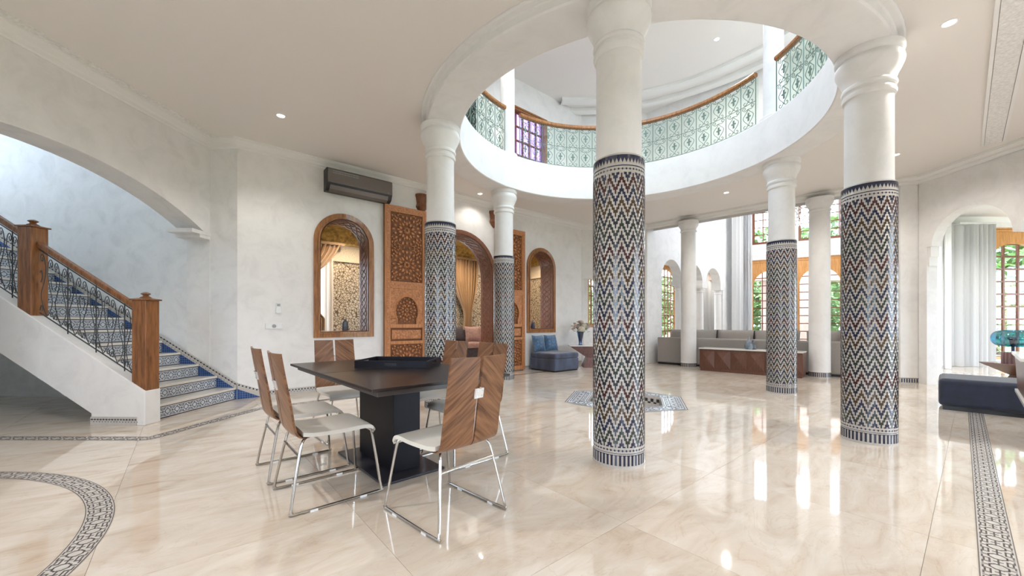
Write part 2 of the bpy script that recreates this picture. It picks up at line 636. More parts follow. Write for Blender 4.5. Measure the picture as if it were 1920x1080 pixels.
def frame_outline(mb, outline, width, y0, y1):
    """flat moulding of the given width around a closed (x, z) outline (ccw), from y0 (front) to y1"""
    n = len(outline)
    outer = []
    for i in range(n):
        a, p, b = outline[i - 1], outline[i], outline[(i + 1) % n]
        def nrm(q0, q1):
            dx, dz = q1[0] - q0[0], q1[1] - q0[1]
            l = hypot(dx, dz) or 1
            return (dz / l, -dx / l)
        n1, n2 = nrm(a, p), nrm(p, b)
        mx, mz = n1[0] + n2[0], n1[1] + n2[1]
        k = 2 / max(0.5, mx * mx + mz * mz)
        outer.append((p[0] + mx * k * width, p[1] + mz * k * width))
    for i in range(n):
        j = (i + 1) % n
        a, b, c, d = outline[i], outline[j], outer[j], outer[i]
        mb.quad((a[0], y0, a[1]), (d[0], y0, d[1]), (c[0], y0, c[1]), (b[0], y0, b[1]))
        mb.quad((d[0], y0, d[1]), (d[0], y1, d[1]), (c[0], y1, c[1]), (c[0], y0, c[1]))
        mb.quad((b[0], y0, b[1]), (b[0], y1, b[1]), (a[0], y1, a[1]), (a[0], y0, a[1]))
    return outer


def cushion(w, h, d, nu=10, nv=10, puff=1.0, pinch=0.07):
    """pillow standing in the XZ plane, thickness d along Y, base at z=0"""
    mb = MB()
    def side(sg):
        def fn(u, v):
            x, z = (u - 0.5) * 2, (v - 0.5) * 2
            e = (max(0, 1 - x ** 4) * max(0, 1 - z ** 4)) ** 0.55
            px = x * (1 - pinch * (1 - z * z))
            pz = z * (1 - pinch * (1 - x * x))
            return (px * w / 2 * sg * -1, sg * d / 2 * e * puff, (pz + 1) * h / 2)
        return fn
    mb.grid(side(-1), nu, nv)
    mb.grid(side(1), nu, nv)
    return mb


# star-and-octagon inlay, one period (s 0..1 along the strip, t -0.5..0.5 across): list of line segments
def _unit():
    sg = []
    o = [(0.5 + 0.25 * cos(pi / 8 + k * pi / 4), 0.25 * sin(pi / 8 + k * pi / 4)) for k in range(8)]
    sg += [(o[k], o[(k + 1) % 8]) for k in range(8)]
    for k in range(4):
        a = k * pi / 2
        c, n = (0.5 + 0.235 * cos(a), 0.235 * sin(a)), (0.5 + 0.40 * cos(a), 0.40 * sin(a))
        sg.append((c, n))
    for q in (-1, 1):
        sg.append(((0.18, 0.40 * q), (0.36, 0.40 * q)))
        sg.append(((0.64, 0.40 * q), (0.82, 0.40 * q)))
        sg.append(((0.18, 0.40 * q), (0.18, 0.22 * q)))
        sg.append(((0.82, 0.40 * q), (0.82, 0.22 * q)))
        sg.append(((0.0, 0.22 * q), (0.18, 0.22 * q)))
        sg.append(((0.82, 0.22 * q), (1.0, 0.22 * q)))
        sg.append(((0.0, 0.36 * q), (0.10, 0.36 * q)))
        sg.append(((0.90, 0.36 * q), (1.0, 0.36 * q)))
    sg.append(((0.0, -0.10), (0.0, 0.10)))
    sg.append(((-0.06, 0), (0.1, 0)))
    return sg


UNIT = _unit()


def inlay(mb, mapf, n, lw=0.05, lift=0.0012):
    """mapf(s, t, h) -> point; n periods"""
    for i in range(n):
        for (a, b) in UNIT:
            dx, dy = b[0] - a[0], b[1] - a[1]
            l = hypot(dx, dy)
            ex, ey = dx / l * lw / 2, dy / l * lw / 2
            nx, ny = -ey, ex
            q = [(a[0] - ex + nx, a[1] - ey + ny), (a[0] - ex - nx, a[1] - ey - ny), (b[0] + ex - nx, b[1] + ey - ny), (b[0] + ex + nx, b[1] + ey + ny)]
            lo = [mapf(i + s, t, 0.0) for s, t in q]
            hi = [mapf(i + s, t, lift) for s, t in q]
            mb.add(lo + hi, [(4, 5, 6, 7), (0, 1, 5, 4), (1, 2, 6, 5), (2, 3, 7, 6), (3, 0, 4, 7)])
    return mb


def spiral(cx, cy, r0, turns, a0, sg, n=14):
    return [(cx + r0 * (1 - 0.8 * i / n) * cos(a0 + sg * turns * 2 * pi * i / n), cy + r0 * (1 - 0.8 * i / n) * sin(a0 + sg * turns * 2 * pi * i / n)) for i in range(n + 1)]

# ------------------------------------------------------------------ plan of the house
P0, P1, P2, P3 = (-4.92, -2.5), (-4.56, 5.88), (-4.127, 5.85), (1.953, 10.97)
P4, P5, P6, P8 = (3.8, 10.95), (7.41, 7.43), (7.68, 7.35), (7.85, -2.5)
CEN = (1.69, 5.84)            # centre of the colonnade and of the round opening above it
COLR = 2.71                   # radius of the ring of six columns
A0 = R(12)                    # bearing of the first of them
ZC, ZU, ZT = 3.90, 4.45, 7.05  # ceiling, upper floor, upper ceiling
WA = atan2(P3[1] - P2[1], P3[0] - P2[0])      # bearing of the long wall with the carved doors
DU = (cos(WA), sin(WA))
DN = (-sin(WA), cos(WA))      # points behind that wall
HEX = [(CEN[0] + 0.95 * cos(A0 + k * pi / 3), CEN[1] + 0.95 * sin(A0 + k * pi / 3)) for k in range(6)]


def onwall(s, y=0.0, o=P2):
    return (o[0] + DU[0] * s + DN[0] * y, o[1] + DU[1] * s + DN[1] * y)


def inside(p, poly):
    c = False
    for i in range(len(poly)):
        (x1, y1), (x2, y2) = poly[i - 1], poly[i]
        if (y1 > p[1]) != (y2 > p[1]) and p[0] < (x2 - x1) * (p[1] - y1) / (y2 - y1) + x1:
            c = not c
    return c


def cut(poly, a, b, left):
    """half-plane clip of a convex polygon against the line a-b"""
    out = []
    f = lambda p: ((b[0] - a[0]) * (p[1] - a[1]) - (b[1] - a[1]) * (p[0] - a[0])) * (1 if left else -1)
    for i in range(len(poly)):
        p, q = poly[i], poly[(i + 1) % len(poly)]
        fp, fq = f(p), f(q)
        if fp >= 0:
            out.append(p)
        if fp * fq < 0:
            t = fp / (fp - fq)
            out.append((p[0] + (q[0] - p[0]) * t, p[1] + (q[1] - p[1]) * t))
    return out


def minus_hex(poly):
    rest, out = poly, []
    for k in range(6):
        a, b = HEX[k], HEX[(k + 1) % 6]
        o = cut(rest, a, b, False)
        if len(o) > 2:
            out.append(o)
        rest = cut(rest, a, b, True)
        if len(rest) < 3:
            return out
    return out


# floor: bed with polished marble slabs laid on the bearing of the long wall
fb = MB()
for pl in minus_hex([(-10, -3), (17.5, -3), (17.5, 17.5), (-10, 17.5)]):
    fb.add([(x, y, -0.012) for x, y in pl], [tuple(range(len(pl)))])
floor = tag(fb.build('floor', 'grout', smooth=0), 'polished cream marble floor laid in large square slabs', 'floor', kind='structure')
ARC_END = (8.93, 15.26)
FAC_END = (13.63, 12.54)
ROOMS = [[P0, P1, P2, P3, P4, P5, P6, P8], [P4, ARC_END, FAC_END, P6], [P6, (11.28, 10.5), (17, 10.5), (17, 3), (7.7, 3)],
         [(-9.6, 2.0), (-9.6, 6.2), P1, (-4.7, 2.0)], [P3, (1.0, 12.9), (9.0, 18.5), ARC_END, P4]]
SL = 1.14
sq = [(0.0008, 0.0008), (SL - 0.0008, 0.0008), (SL - 0.0008, SL - 0.0008), (0.0008, SL - 0.0008)]
full = MB().extrude([(x, y, -0.012) for x, y in sq], (0, 0, 0.012)).mesh('marble_slab', 'marble', smooth=0)
nsl = 0
for i in range(-14, 24):
    for j in range(-12, 12):
        o = (CEN[0] + DU[0] * (i * SL + 0.3) + DN[0] * (j * SL + 0.2), CEN[1] + DU[1] * (i * SL + 0.3) + DN[1] * (j * SL + 0.2))
        cs = [(o[0] + DU[0] * x + DN[0] * y, o[1] + DU[1] * x + DN[1] * y) for x, y in sq]
        ct = (sum(c[0] for c in cs) / 4, sum(c[1] for c in cs) / 4)
        if not any(inside(c, rm) for rm in ROOMS for c in cs + [ct]):
            continue
        if ct[1] < -1.9:
            continue
        nsl += 1
        pieces = minus_hex(cs)
        whole = len(pieces) == 1 and len(pieces[0]) == 4
        area = 0
        for pl in pieces:
            area += abs(sum(pl[k - 1][0] * pl[k][1] - pl[k][0] * pl[k - 1][1] for k in range(len(pl)))) / 2
        if area > (SL - 0.002) ** 2 - 1e-4:
            put('marble_slab', full, floor, (o[0], o[1], 0), WA)
        elif pieces:
            mb = MB()
            for pl in pieces:
                mb.extrude([(x - o[0], y - o[1], -0.012) for x, y in pl], (0, 0, 0.012))
            mb.build('marble_slab', 'marble', floor, (o[0], o[1], 0), smooth=0)
print('slabs', nsl)

# walls of the hall
arch_top = arch(4.55, 8.28, 2.50, rise=0.50, n=28) + [(8.38, 2.50)]
wall('wall_stair_arch', P0, P1, 0, ZT, 0.36, [(0, arch_top)], 'wall', 'cream plaster wall with a wide low arch over the stairs')
cb = MB()
cb.box(8.06, 8.39, -0.012, 0.375, 2.45, 2.502)
cb.box(8.20, 8.39, -0.004, 0.365, 2.40, 2.45)
crb = cb.build('corbel', 'wall', bpy.data.objects['wall_stair_arch'], smooth=0)
BX = -9.6
BY = P2[1] + (P2[1] - P1[1]) / (P2[0] - P1[0]) * (BX - P2[0])
wall('wall_stair_back', (BX, BY), P2, 0, ZT, 0.3, [], 'wall_cool', 'pale plaster wall rising behind the tiled staircase')
wall('wall_stair_side', (BX, -2.5), (BX, BY), 0, ZT, 0.3, [(3.6, [(6.6, 6.6), (8.5, 6.6)])], 'wall_cool', 'pale side wall of the stairwell with a tall window')
wall('wall_stair_light_block', (-5.02, 3.3), (BX, 3.3), 0, ZT, 0.2, [], 'wall_cool', 'unseen pale wall added to block light in the stairwell')  # out of view, added to keep light off the space under the stairs
N1, DR, N2 = (1.14, 1.96, 0.99, 2.55), (3.10, 4.80, 0.0, 2.20), (5.96, 6.78, 0.99, 2.55)
WL = hypot(P3[0] - P2[0], P3[1] - P2[1])


def opn(t):
    return (t[2], arch(t[0], t[1], t[3]))


wall_left = wall('wall_left', P2, P3, 0, ZC + 0.05, 0.42, [opn(N1), opn(DR), opn(N2)], 'wall', 'long white plaster wall with arched doorway and two arched openings')
wall('wall_left_upper', P2, P3, ZC + 0.05, ZT, 0.30, [(4.85, [(5.10, 6.40), (6.60, 6.40)])], 'wall', 'white upper gallery wall above the carved doors')
wall('wall_back', P3, P4, 0, ZT, 0.30, [(0, [(0.07, 2.40), (1.60, 2.40)])], 'wall', 'narrow white end wall behind the flower table')
wall('wall_beam', P4, P5, 3.78, ZT, 0.34, [], 'wall', 'white beam over the columned opening to the salon')
wall('wall_pier', P5, (7.83, 7.33), 0, ZT, 0.32, [], 'wall', 'white pier between salon opening and arched side opening')
ta = arch(0.22, 1.36, 2.55, n=20) + arch(1.46, 2.60, 2.55, n=20)
wall('wall_right', P6, P8, 0, ZT, 0.20, [(0, [(0.14, 2.55)] + ta + [(2.70, 2.55)]), (0.1, [(5.3, 3.1), (9.0, 3.1)]), (4.9, [(1.2, 6.6), (4.2, 6.6)]), (4.9, [(5.2, 6.6), (8.2, 6.6)])], 'wall', 'grey white side wall with round arches to the garden room')  # upper openings and wide window added out of view to let daylight in
wall('wall_front', P8, (BX, -2.5), 0, ZT, 0.3, [(0.02, [(6.2, 2.4), (7.4, 2.4)]), (0.6, [(9.0, 2.8), (11.4, 2.8)]), (4.9, [(2.2, 6.6), (4.2, 6.6)]), (4.9, [(8.2, 6.6), (10.2, 6.6)])], 'wall', 'white entrance wall with openings added for daylight')  # openings behind the viewer, added as daylight sources

# ring-shaped ceiling with the round opening


def ring_fill(mb, poly, r, z, up):
    angs = [2 * pi * i / 120 for i in range(120)] + [atan2(p[1] - CEN[1], p[0] - CEN[0]) % (2 * pi) for p in poly]
    angs = sorted(set(round(a, 6) for a in angs))
    pts = []
    for a in angs:
        d = (cos(a), sin(a))
        best = None
        for i in range(len(poly)):
            (x1, y1), (x2, y2) = poly[i - 1], poly[i]
            ex, ey = x2 - x1, y2 - y1
            den = d[0] * ey - d[1] * ex
            if abs(den) < 1e-9:
                continue
            t = ((x1 - CEN[0]) * ey - (y1 - CEN[1]) * ex) / den
            u = ((x1 - CEN[0]) * d[1] - (y1 - CEN[1]) * d[0]) / den
            if t > 0 and -1e-4 <= u <= 1 + 1e-4 and (best is None or t < best):
                best = t
        pts.append(((CEN[0] + r * d[0], CEN[1] + r * d[1], z), (CEN[0] + best * d[0], CEN[1] + best * d[1], z)))
    for (a, b), (c, d2) in zip(pts, pts[1:] + pts[:1]):
        mb.quad(*((a, c, d2, b) if not up else (a, b, d2, c)))
    return mb


HALL = [(-4.95, -2.55), (7.95, -2.55), (7.75, 7.40), (7.5, 7.50), (3.85, 11.05), (1.9, 11.07), (-4.15, 5.90), (-4.60, 5.93)]
cm = ring_fill(MB(), HALL, 2.97, ZC, False)
ring_fill(cm, HALL, 2.46, ZU, True)
for i in range(len(HALL)):
    (x1, y1), (x2, y2) = HALL[i - 1], HALL[i]
    cm.quad((x1, y1, ZC), (x2, y2, ZC), (x2, y2, ZU), (x1, y1, ZU))
ceiling = tag(cm.build('ceiling', 'ceiling', smooth=0), 'smooth warm white ceiling around the round opening', 'ceiling', kind='structure')
rb = MB().lathe([(2.97, 3.905), (2.968, 3.888), (2.955, 3.878), (2.915, 3.872), (2.903, 3.86), (2.898, 3.80), (2.885, 3.785), (2.865, 3.78), (2.465, 3.78), (2.45, 3.79), (2.45, 4.44), (2.46, 4.455)], 120, CEN)
tag(rb.build('trim_1', 'column', smooth=0.5), 'deep white round ring beam carried by the tiled columns', 'beam', kind='structure')
UP = [(-9.9, -2.9), (8.3, -2.9), (8.3, 7.6), (4.0, 11.5), (1.8, 11.5), (-4.25, 6.45), (-9.9, 6.9)]
SKR = 1.2
cu = ring_fill(MB(), UP, SKR, ZT, False)
ring_fill(cu, UP, SKR, ZT + 0.3, True)
cu.lathe([(SKR, ZT), (SKR, ZT + 0.3)], 48, CEN)
tag(cu.build('ceiling_upper', 'ceiling', smooth=0.3), 'bright white ceiling of the upper gallery', 'ceiling', kind='structure')
cd = MB()
for r0, w, d in ((4.35, 0.30, 0.07), (4.85, 0.22, 0.10)):
    cd.lathe([(r0, ZT + 0.01), (r0, ZT - d), (r0 + w * 0.3, ZT - d - 0.02), (r0 + w * 0.7, ZT - d - 0.02), (r0 + w, ZT - d * 0.4), (r0 + w + 0.05, ZT + 0.01)], 72, CEN, R(-35), R(95))
tag(cd.build('trim_2', 'trim', smooth=0.5), 'curved white cornice bands on the upper ceiling', 'moulding', kind='structure')
sk = thing('window_1', 'round glazed skylight added above the atrium for daylight', 'skylight', (CEN[0], CEN[1], ZT + 0.3), kind='structure')  # skylight added out of view to light the atrium from above
MB().lathe([(0.0, 0.03), (SKR + 0.04, 0.03)], 48).build('pane', 'glass', sk, smooth=0)
skf = MB().lathe([(SKR, 0), (SKR + 0.06, 0), (SKR + 0.06, 0.06), (SKR, 0.06), (SKR, 0)], 48)
for k in range(6):
    a = k * pi / 6
    skf.tube([(-SKR * cos(a), -SKR * sin(a), 0.03), (SKR * cos(a), SKR * sin(a), 0.03)], 0.02, 4)
skf.build('frame', 'trim', sk)

# cornices
crown = [P0, P1, P2, P3, P4, P5, P6, (7.77, -2.5)]
cr = MB()
sweep(cr, crown, [(0.0, 3.765), (0.012, 3.765), (0.02, 3.785), (0.045, 3.80), (0.05, 3.83), (0.075, 3.85), (0.10, 3.868), (0.10, 3.885), (0.112, 3.888), (0.112, 3.901)])
crw = tag(cr.build('trim_3', 'trim', smooth=0.4), 'white moulded cornice running round the hall ceiling', 'cornice', kind='structure')
cv = MB()
sweep(cv, [P0, P1], [(0.108, 3.893), (0.195, 3.893), (0.195, 3.901)])
cv.build('carved_band', 'carved_trim', crw, smooth=0)


def strip(mb, a, b, w, z, th):
    d = Vector((b[0] - a[0], b[1] - a[1])).normalized()
    n = Vector((-d.y, d.x)) * w / 2
    mb.hexa([(a[0] + n.x, a[1] + n.y, z), (a[0] - n.x, a[1] - n.y, z), (b[0] - n.x, b[1] - n.y, z), (b[0] + n.x, b[1] + n.y, z)] +
            [(a[0] + n.x, a[1] + n.y, z + th), (a[0] - n.x, a[1] - n.y, z + th), (b[0] - n.x, b[1] - n.y, z + th), (b[0] + n.x, b[1] + n.y, z + th)])


bnd = MB()
strip(bnd, (7.35, 5.95), (2.6, 1.85), 0.17, 3.885, 0.02)
bo = tag(bnd.build('trim_4', 'carved_trim', smooth=0), 'carved plaster band across the ceiling towards the side wall', 'moulding', kind='structure')
e2 = MB()
for q in (-0.105, 0.105):
    n = (sin(R(40.8)) * q, -cos(R(40.8)) * q)
    strip(e2, (7.35 + n[0], 5.95 + n[1]), (2.6 + n[0], 1.85 + n[1]), 0.03, 3.88, 0.03)
e2.build('edging', 'trim', bo, smooth=0)

# salon, gallery and garden room shells
ax = []
for c in (1.40, 2.86, 4.32):
    ax += arch(c - 0.60, c + 0.60, 2.47, n=18)
wall_arc = wall('wall_arcade', P4, ARC_END, 0, 6.4, 0.30, [(0, ax + [(5.10, 2.47)])], 'wall_cool', 'white salon wall with three round arches on slim columns')
FD = ((FAC_END[0] - ARC_END[0]), (FAC_END[1] - ARC_END[1]))
FL = hypot(*FD)
FA = atan2(FD[1], FD[0])
UNITS = [0.38 + 1.45 * i for i in range(3)]
fo = []
for u in UNITS:
    fo.append((0.15, [(u, 3.55), (u + 1.34, 3.55)]))
    fo.append((4.15, [(u + 0.03, 5.75), (u + 1.31, 5.75)]))
wall('wall_facade', ARC_END, FAC_END, 0, 6.4, 0.25, fo, 'wall_cool', 'white double-height salon wall with two rows of windows')
DIVW = [(4.4, [(0.7, 6.0), (3.3, 6.0)]), (4.4, [(3.9, 6.0), (6.7, 6.0)])]
wall('wall_divider', FAC_END, (7.9, 7.55), 0, 6.4, 0.22, DIVW, 'wall_cool', 'white wall between salon and garden room')
sc_ = MB()
sp = [(3.6, 11.2), (8.7, 15.6), (14.0, 12.6), (7.9, 7.4), (7.3, 7.6)]
sc_.extrude([(x, y, 6.4) for x, y in sp], (0, 0, 0.2))
tag(sc_.build('ceiling_salon', 'ceiling', smooth=0), 'high white ceiling of the salon', 'ceiling', kind='structure')
G0, G1 = (P4[0] + DN[0] * 2.0 - DU[0] * 1.9, P4[1] + DN[1] * 2.0 - DU[1] * 1.9), (P4[0] + DN[0] * 2.0 + DU[0] * 11.0, P4[1] + DN[1] * 2.0 + DU[1] * 11.0)
gal = [(1.0, [(1.78, 3.2), (2.98, 3.2)]), (0.10, [(5.95, 3.45), (7.75, 3.45)])]
wall('wall_gallery', G0, G1, 0, 3.7, 0.25, gal, 'wall_cool', 'white gallery wall with timber windows behind the arcade')
gc = MB()
gc.extrude([(x, y, 3.7) for x, y in [(P3[0], P3[1] + 0.05), (G0[0] - 0.1, G0[1] + 0.2), (G1[0], G1[1] + 0.2), (ARC_END[0] + 0.6, ARC_END[1] + 0.5), (P4[0] + 0.1, P4[1] + 0.1)]], (0, 0, 0.15))
tag(gc.build('ceiling_gallery', 'ceiling', smooth=0), 'low white ceiling of the arcade gallery', 'ceiling', kind='structure')
wall('wall_gallery_end', G1, (ARC_END[0], ARC_END[1]), 0, 3.8, 0.2, [], 'wall_cool', 'white end wall of the arcade gallery')
wall('wall_garden_window', (11.15, 10.5), (17.2, 10.5), 0, 4.1, 0.3, [(0.16, [(1.26, 3.72), (3.76, 3.72)])], 'wall_cool', 'white garden room wall around the large timber window')
wall('wall_garden_side', (17.0, 10.6), (17.0, 2.6), 0, 4.1, 0.3, [(0.3, [(1.5, 3.2), (6.5, 3.2)])], 'wall_cool', 'white outer wall of the garden room')
wall('wall_garden_near', (17.2, 2.8), (7.9, 2.8), 0, 4.1, 0.3, [(0.1, [(2.0, 3.2), (7.0, 3.2)])], 'wall_cool', 'white near wall of the garden room')
gr = MB()
gr.extrude([(x, y, 3.98) for x, y in [(7.9, 2.6), (17.2, 2.6), (17.2, 10.8), (11.0, 10.8), (7.9, 7.9)]], (0, 0, 0.15))
tag(gr.build('ceiling_garden_room', 'ceiling', smooth=0), 'white ceiling of the garden room', 'ceiling', kind='structure')
gk = MB()
sweep(gk, [(8.0, 7.45), (11.3, 10.5), (17.0, 10.5)], [(0, 3.84), (0.04, 3.85), (0.09, 3.92), (0.10, 3.98)])
tag(gk.build('trim_5', 'trim'), 'white cornice of the garden room', 'cornice', kind='structure')
sc2 = MB()
sweep(sc2, [(P4[0] + DN[0] * -0.02, P4[1]), ARC_END, FAC_END], [(0, 6.20), (0.05, 6.22), (0.12, 6.34), (0.14, 6.4)])
tag(sc2.build('trim_6', 'trim'), 'white cornice of the high salon', 'cornice', kind='structure')

# alcove salon behind the carved doors
e0, e1 = onwall(0.0, 2.75), onwall(8.35, 2.75)
awin = [(0.55, [(0.55, 3.0), (1.95, 3.0)]), (0.55, [(3.9, 3.0), (5.3, 3.0)])]
wb = wall('wall_alcove', e0, e1, 0, 3.6, 0.25, awin, 'wallpaper', 'alcove wall with crackled gold and brown wallpaper')
wall('wall_alcove_end', onwall(8.35, 2.9), onwall(8.35, 0.40), 0, 3.6, 0.15, [], 'wallpaper', 'far end wall of the alcove in crackled wallpaper')
wall('wall_alcove_side', onwall(0.0, 0.42), onwall(0.0, 2.9), 0, 3.6, 0.15, [], 'wallpaper', 'near end wall of the alcove in crackled wallpaper')
al = MB()
al.extrude([(*onwall(0, 0.42), 3.4), (*onwall(8.35, 0.42), 3.4), (*onwall(8.35, 2.75), 3.4), (*onwall(0, 2.75), 3.4)], (0, 0, 0.1))
tag(al.build('ceiling_alcove', 'gold_carved', smooth=0), 'gilded carved ceiling of the alcove', 'ceiling', kind='structure')
fr = MB()
fr.box(0.02, 8.33, 2.70, 2.749, 2.62, 3.02)
fr.box(8.30, 8.349, 0.45, 2.70, 2.62, 3.02)
f1 = tag(fr.build('trim_7', 'stucco_carved', None, (P2[0], P2[1], 0), WA, smooth=0), 'carved plaster frieze above the alcove wallpaper', 'frieze', kind='structure')
fr = MB()
fr.box(0.02, 8.33, 2.66, 2.749, 3.02, 3.40)
fr.box(8.26, 8.349, 0.45, 2.66, 3.02, 3.40)
fr.build('gilded_cornice', 'gold_carved', f1, smooth=0)
SW = 0.17
portal_specs = [((1.05, -2.65, 1.2), R(90), 1.2, 2.36), ((-2.35, -2.65, 1.7), R(90), 2.4, 2.2), ((4.65, -2.65, 5.75), R(90), 2.0, 1.7), ((-1.35, -2.65, 5.75), R(90), 2.0, 1.7)]
for (lc, th, sx, sy) in portal_specs:
    portal(lc, (R(90), 0, th - R(90)), sx, sy)
portal((7.65, 4.65, 5.75), (R(90), 0, R(90)), 3.0, 1.7)
portal((7.72, 0.65, 5.75), (R(90), 0, R(90)), 3.0, 1.7)
portal((7.95, 0.2, 1.6), (R(90), 0, R(90)), 3.7, 3.0)
portal((CEN[0], CEN[1], ZT + 0.25), (0, 0, 0), 2.4, 2.4)
portal((BX - 0.15, 5.05, 5.1), (R(90), 0, R(-90)), 1.9, 3.0)
fm = ((ARC_END[0] + FAC_END[0]) / 2 + 0.12, (ARC_END[1] + FAC_END[1]) / 2 + 0.2)
portal((fm[0], fm[1], 1.85), (R(90), 0, FA + pi), FL - 0.5, 3.5)
portal((fm[0], fm[1], 5.0), (R(90), 0, FA + pi), FL - 0.5, 1.7)
gm = (P4[0] + DN[0] * 2.2 + DU[0] * 5.0, P4[1] + DN[1] * 2.2 + DU[1] * 5.0)
portal((gm[0], gm[1], 1.8), (R(90), 0, WA + pi), 2.0, 3.4)
portal((13.66, 10.7, 1.9), (R(90), 0, pi), 2.6, 3.7)
DA = atan2(7.55 - FAC_END[1], 7.9 - FAC_END[0])
for k in (2.0, 5.3):
    portal((FAC_END[0] + cos(DA) * k - sin(DA) * 0.1, FAC_END[1] + sin(DA) * k + cos(DA) * 0.1, 5.2), (R(90), 0, DA + pi), 2.7, 1.6)
portal((17.1, 6.6, 1.7), (R(90), 0, R(90)), 5.0, 3.0)
portal((12.7, 2.7, 1.7), (R(90), 0, 0), 5.0, 3.1)


# windows
def window(name, label, org, ang, x0, x1, z0, z1, spring, cols, rows, frame='window_wood', bar='red_wood', side=0.13, bottom=0.1, y=0.06, half=None, pane='glass', cat='window', bw=0.032):
    t = thing(name, label, cat, (org[0], org[1], 0), ang, kind='structure')
    gx0, gx1, gz0 = x0 + side, x1 - side, z0 + bottom
    top = arch(gx0, gx1, spring, n=20) if spring else [(gx0, z1 - side), (gx1, z1 - side)]
    gz1 = max(z for _, z in top)
    mb = MB()
    wall_mesh(mb, x1 - x0, z0, z1, y, y + 0.09, [(gz0, [(x - x0, z) for x, z in top])])
    mb.v = [(vx + x0, vy, vz) for vx, vy, vz in mb.v]
    mb.build('frame', frame, t, smooth=0.3)
    sill = MB().box(x0 - 0.02, x1 + 0.02, y - 0.05, y + 0.02, z0 - 0.03, z0 + 0.04).build('sill', frame, t, smooth=0)
    mo = MB()
    mo.box(x0, x1, y - 0.03, y, z1 - 0.10, z1 - 0.06)
    mo.box(x0, x1, y - 0.02, y, z1 - 0.04, z1)
    mo.build('moulding', frame, t, smooth=0)
    cw, rh = (gx1 - gx0) / cols, (gz1 - gz0) / rows
    vb = MB().box(-bw / 2, bw / 2, 0, 0.05, 0, gz1 - gz0).mesh('muntin', bar, 0)
    hb = MB().box(0, gx1 - gx0, 0.005, 0.045, -bw / 2, bw / 2).mesh('muntin', bar, 0)
    pm = MB().box(0, cw, 0, 0.006, 0, rh).mesh('pane', pane, 0)
    for i in range(cols + 1):
        put('muntin', vb, t, (gx0 + i * cw, y + 0.09, gz0))
    for j in range(rows + 1):
        put('muntin', hb, t, (gx0, y + 0.09, gz0 + j * rh))
    for i in range(cols):
        for j in range(rows):
            put('pane', pm, t, (gx0 + i * cw, y + 0.112, gz0 + j * rh))
    return t


n = 2
lab = ['beside the tall white curtain', 'second from the tall white curtain', 'third from the tall white curtain', 'farthest from the tall white curtain']
for i, u in enumerate(UNITS):
    window('window_%d' % n, 'arched timber salon window, ' + lab[i], ARC_END, FA, u, u + 1.34, 0.15, 3.55, 2.55, 4, 10, side=0.07)
    n += 1
for i, u in enumerate(UNITS):
    window('window_%d' % n, 'high square-paned upper salon window, ' + lab[i], ARC_END, FA, u + 0.03, u + 1.31, 4.15, 5.75, None, 4, 5, frame='red_wood', side=0.08)
    n += 1
window('window_%d' % n, 'arched timber gallery window seen through the first arch', G0, WA, 5.95, 7.75, 0.10, 3.45, 2.55, 6, 10, side=0.14); n += 1
window('window_%d' % n, 'small arched timber window behind the flower vase', G0, WA, 1.78, 2.98, 1.0, 3.2, 2.5, 4, 6, side=0.14); n += 1
window('window_%d' % n, 'large arched timber window of the garden room beside the curtain', (11.15, 10.5), 0, 1.26, 3.76, 0.16, 3.72, 2.30, 5, 9, side=0.25, bottom=0.06, bw=0.045); n += 1
window('window_%d' % n, 'stained violet window with dark timber bars on the upper gallery', P2, WA, 5.10, 6.60, 4.85, 6.40, None, 6, 4, frame='oak', bar='red_wood', side=0.07, pane='violet_glass', y=0.02); n += 1
for k, xx in enumerate((0.55, 3.9)):
    window('window_%d' % n, ['pale alcove window behind the draped gold curtain', 'pale alcove window behind the sofa cushions'][k], e0, WA, xx, xx + 1.4, 0.55, 3.0, None, 4, 6, frame='trim', bar='trim', side=0.08); n += 1
for (pp, aa, w0, w1, za, zb, lb) in ((P8, pi, 6.2, 7.4, 0.02, 2.4, 'glazed door added behind the viewer for daylight'), (P8, pi, 9.0, 11.4, 0.6, 2.8, 'square-paned window added behind the viewer for daylight'), ((17.2, 2.8), pi, 2.0, 7.0, 0.1, 3.2, 'unseen near window added to light the garden room'),  # this door and these windows are unseen, added to let daylight in
                             (P6, atan2(P8[1] - P6[1], P8[0] - P6[0]), 5.3, 9.0, 0.1, 3.1, 'wide unseen window added in the side wall for daylight'), ((BX, -2.5), pi / 2, 6.6, 8.5, 3.6, 6.6, 'tall stairwell window'), ((17.0, 10.6), -pi / 2, 1.5, 6.5, 0.3, 3.2, 'unseen side window added to light the garden room'),  # side wall and garden room windows are added daylight sources
                             (FAC_END, DA, 0.7, 3.3, 4.4, 6.0, 'high salon clerestory window nearer the facade'), (FAC_END, DA, 3.9, 6.7, 4.4, 6.0, 'high salon clerestory window nearer the pier')):
    window('window_%d' % n, lb, pp, aa, w0, w1, za, zb, None, 4, 4, side=0.1, bw=0.05); n += 1

# ------------------------------------------------------------------ tiled columns
CR, SR = 0.208, 0.186


def cyl_quad(mb, r, a0, a1, za0, za1, zb0, zb1, lift=0.002):
    """raised tile on a cylinder: left edge za0..za1, right edge zb0..zb1"""
    q = [(a0, za0), (a1, zb0), (a1, zb1), (a0, za1)]
    lo = [(r * cos(a), r * sin(a), z) for a, z in q]
    hi = [((r + lift) * cos(a), (r + lift) * sin(a), z) for a, z in q]
    mb.add(lo + hi, [(4, 5, 6, 7), (0, 1, 5, 4), (1, 2, 6, 5), (2, 3, 7, 6), (3, 0, 4, 7)])


def bar_border(mb, r, z0, z1, n=40, duty=0.5):
    for k in range(n):
        a = 2 * pi * k / n
        w = 2 * pi / n * duty
        cyl_quad(mb, r, a, a + w, z0, z1, z0, z1)
        cyl_quad(mb, r, a - w * 0.35, a + w * 1.35, z1, z1 + 0.006, z1, z1 + 0.006)


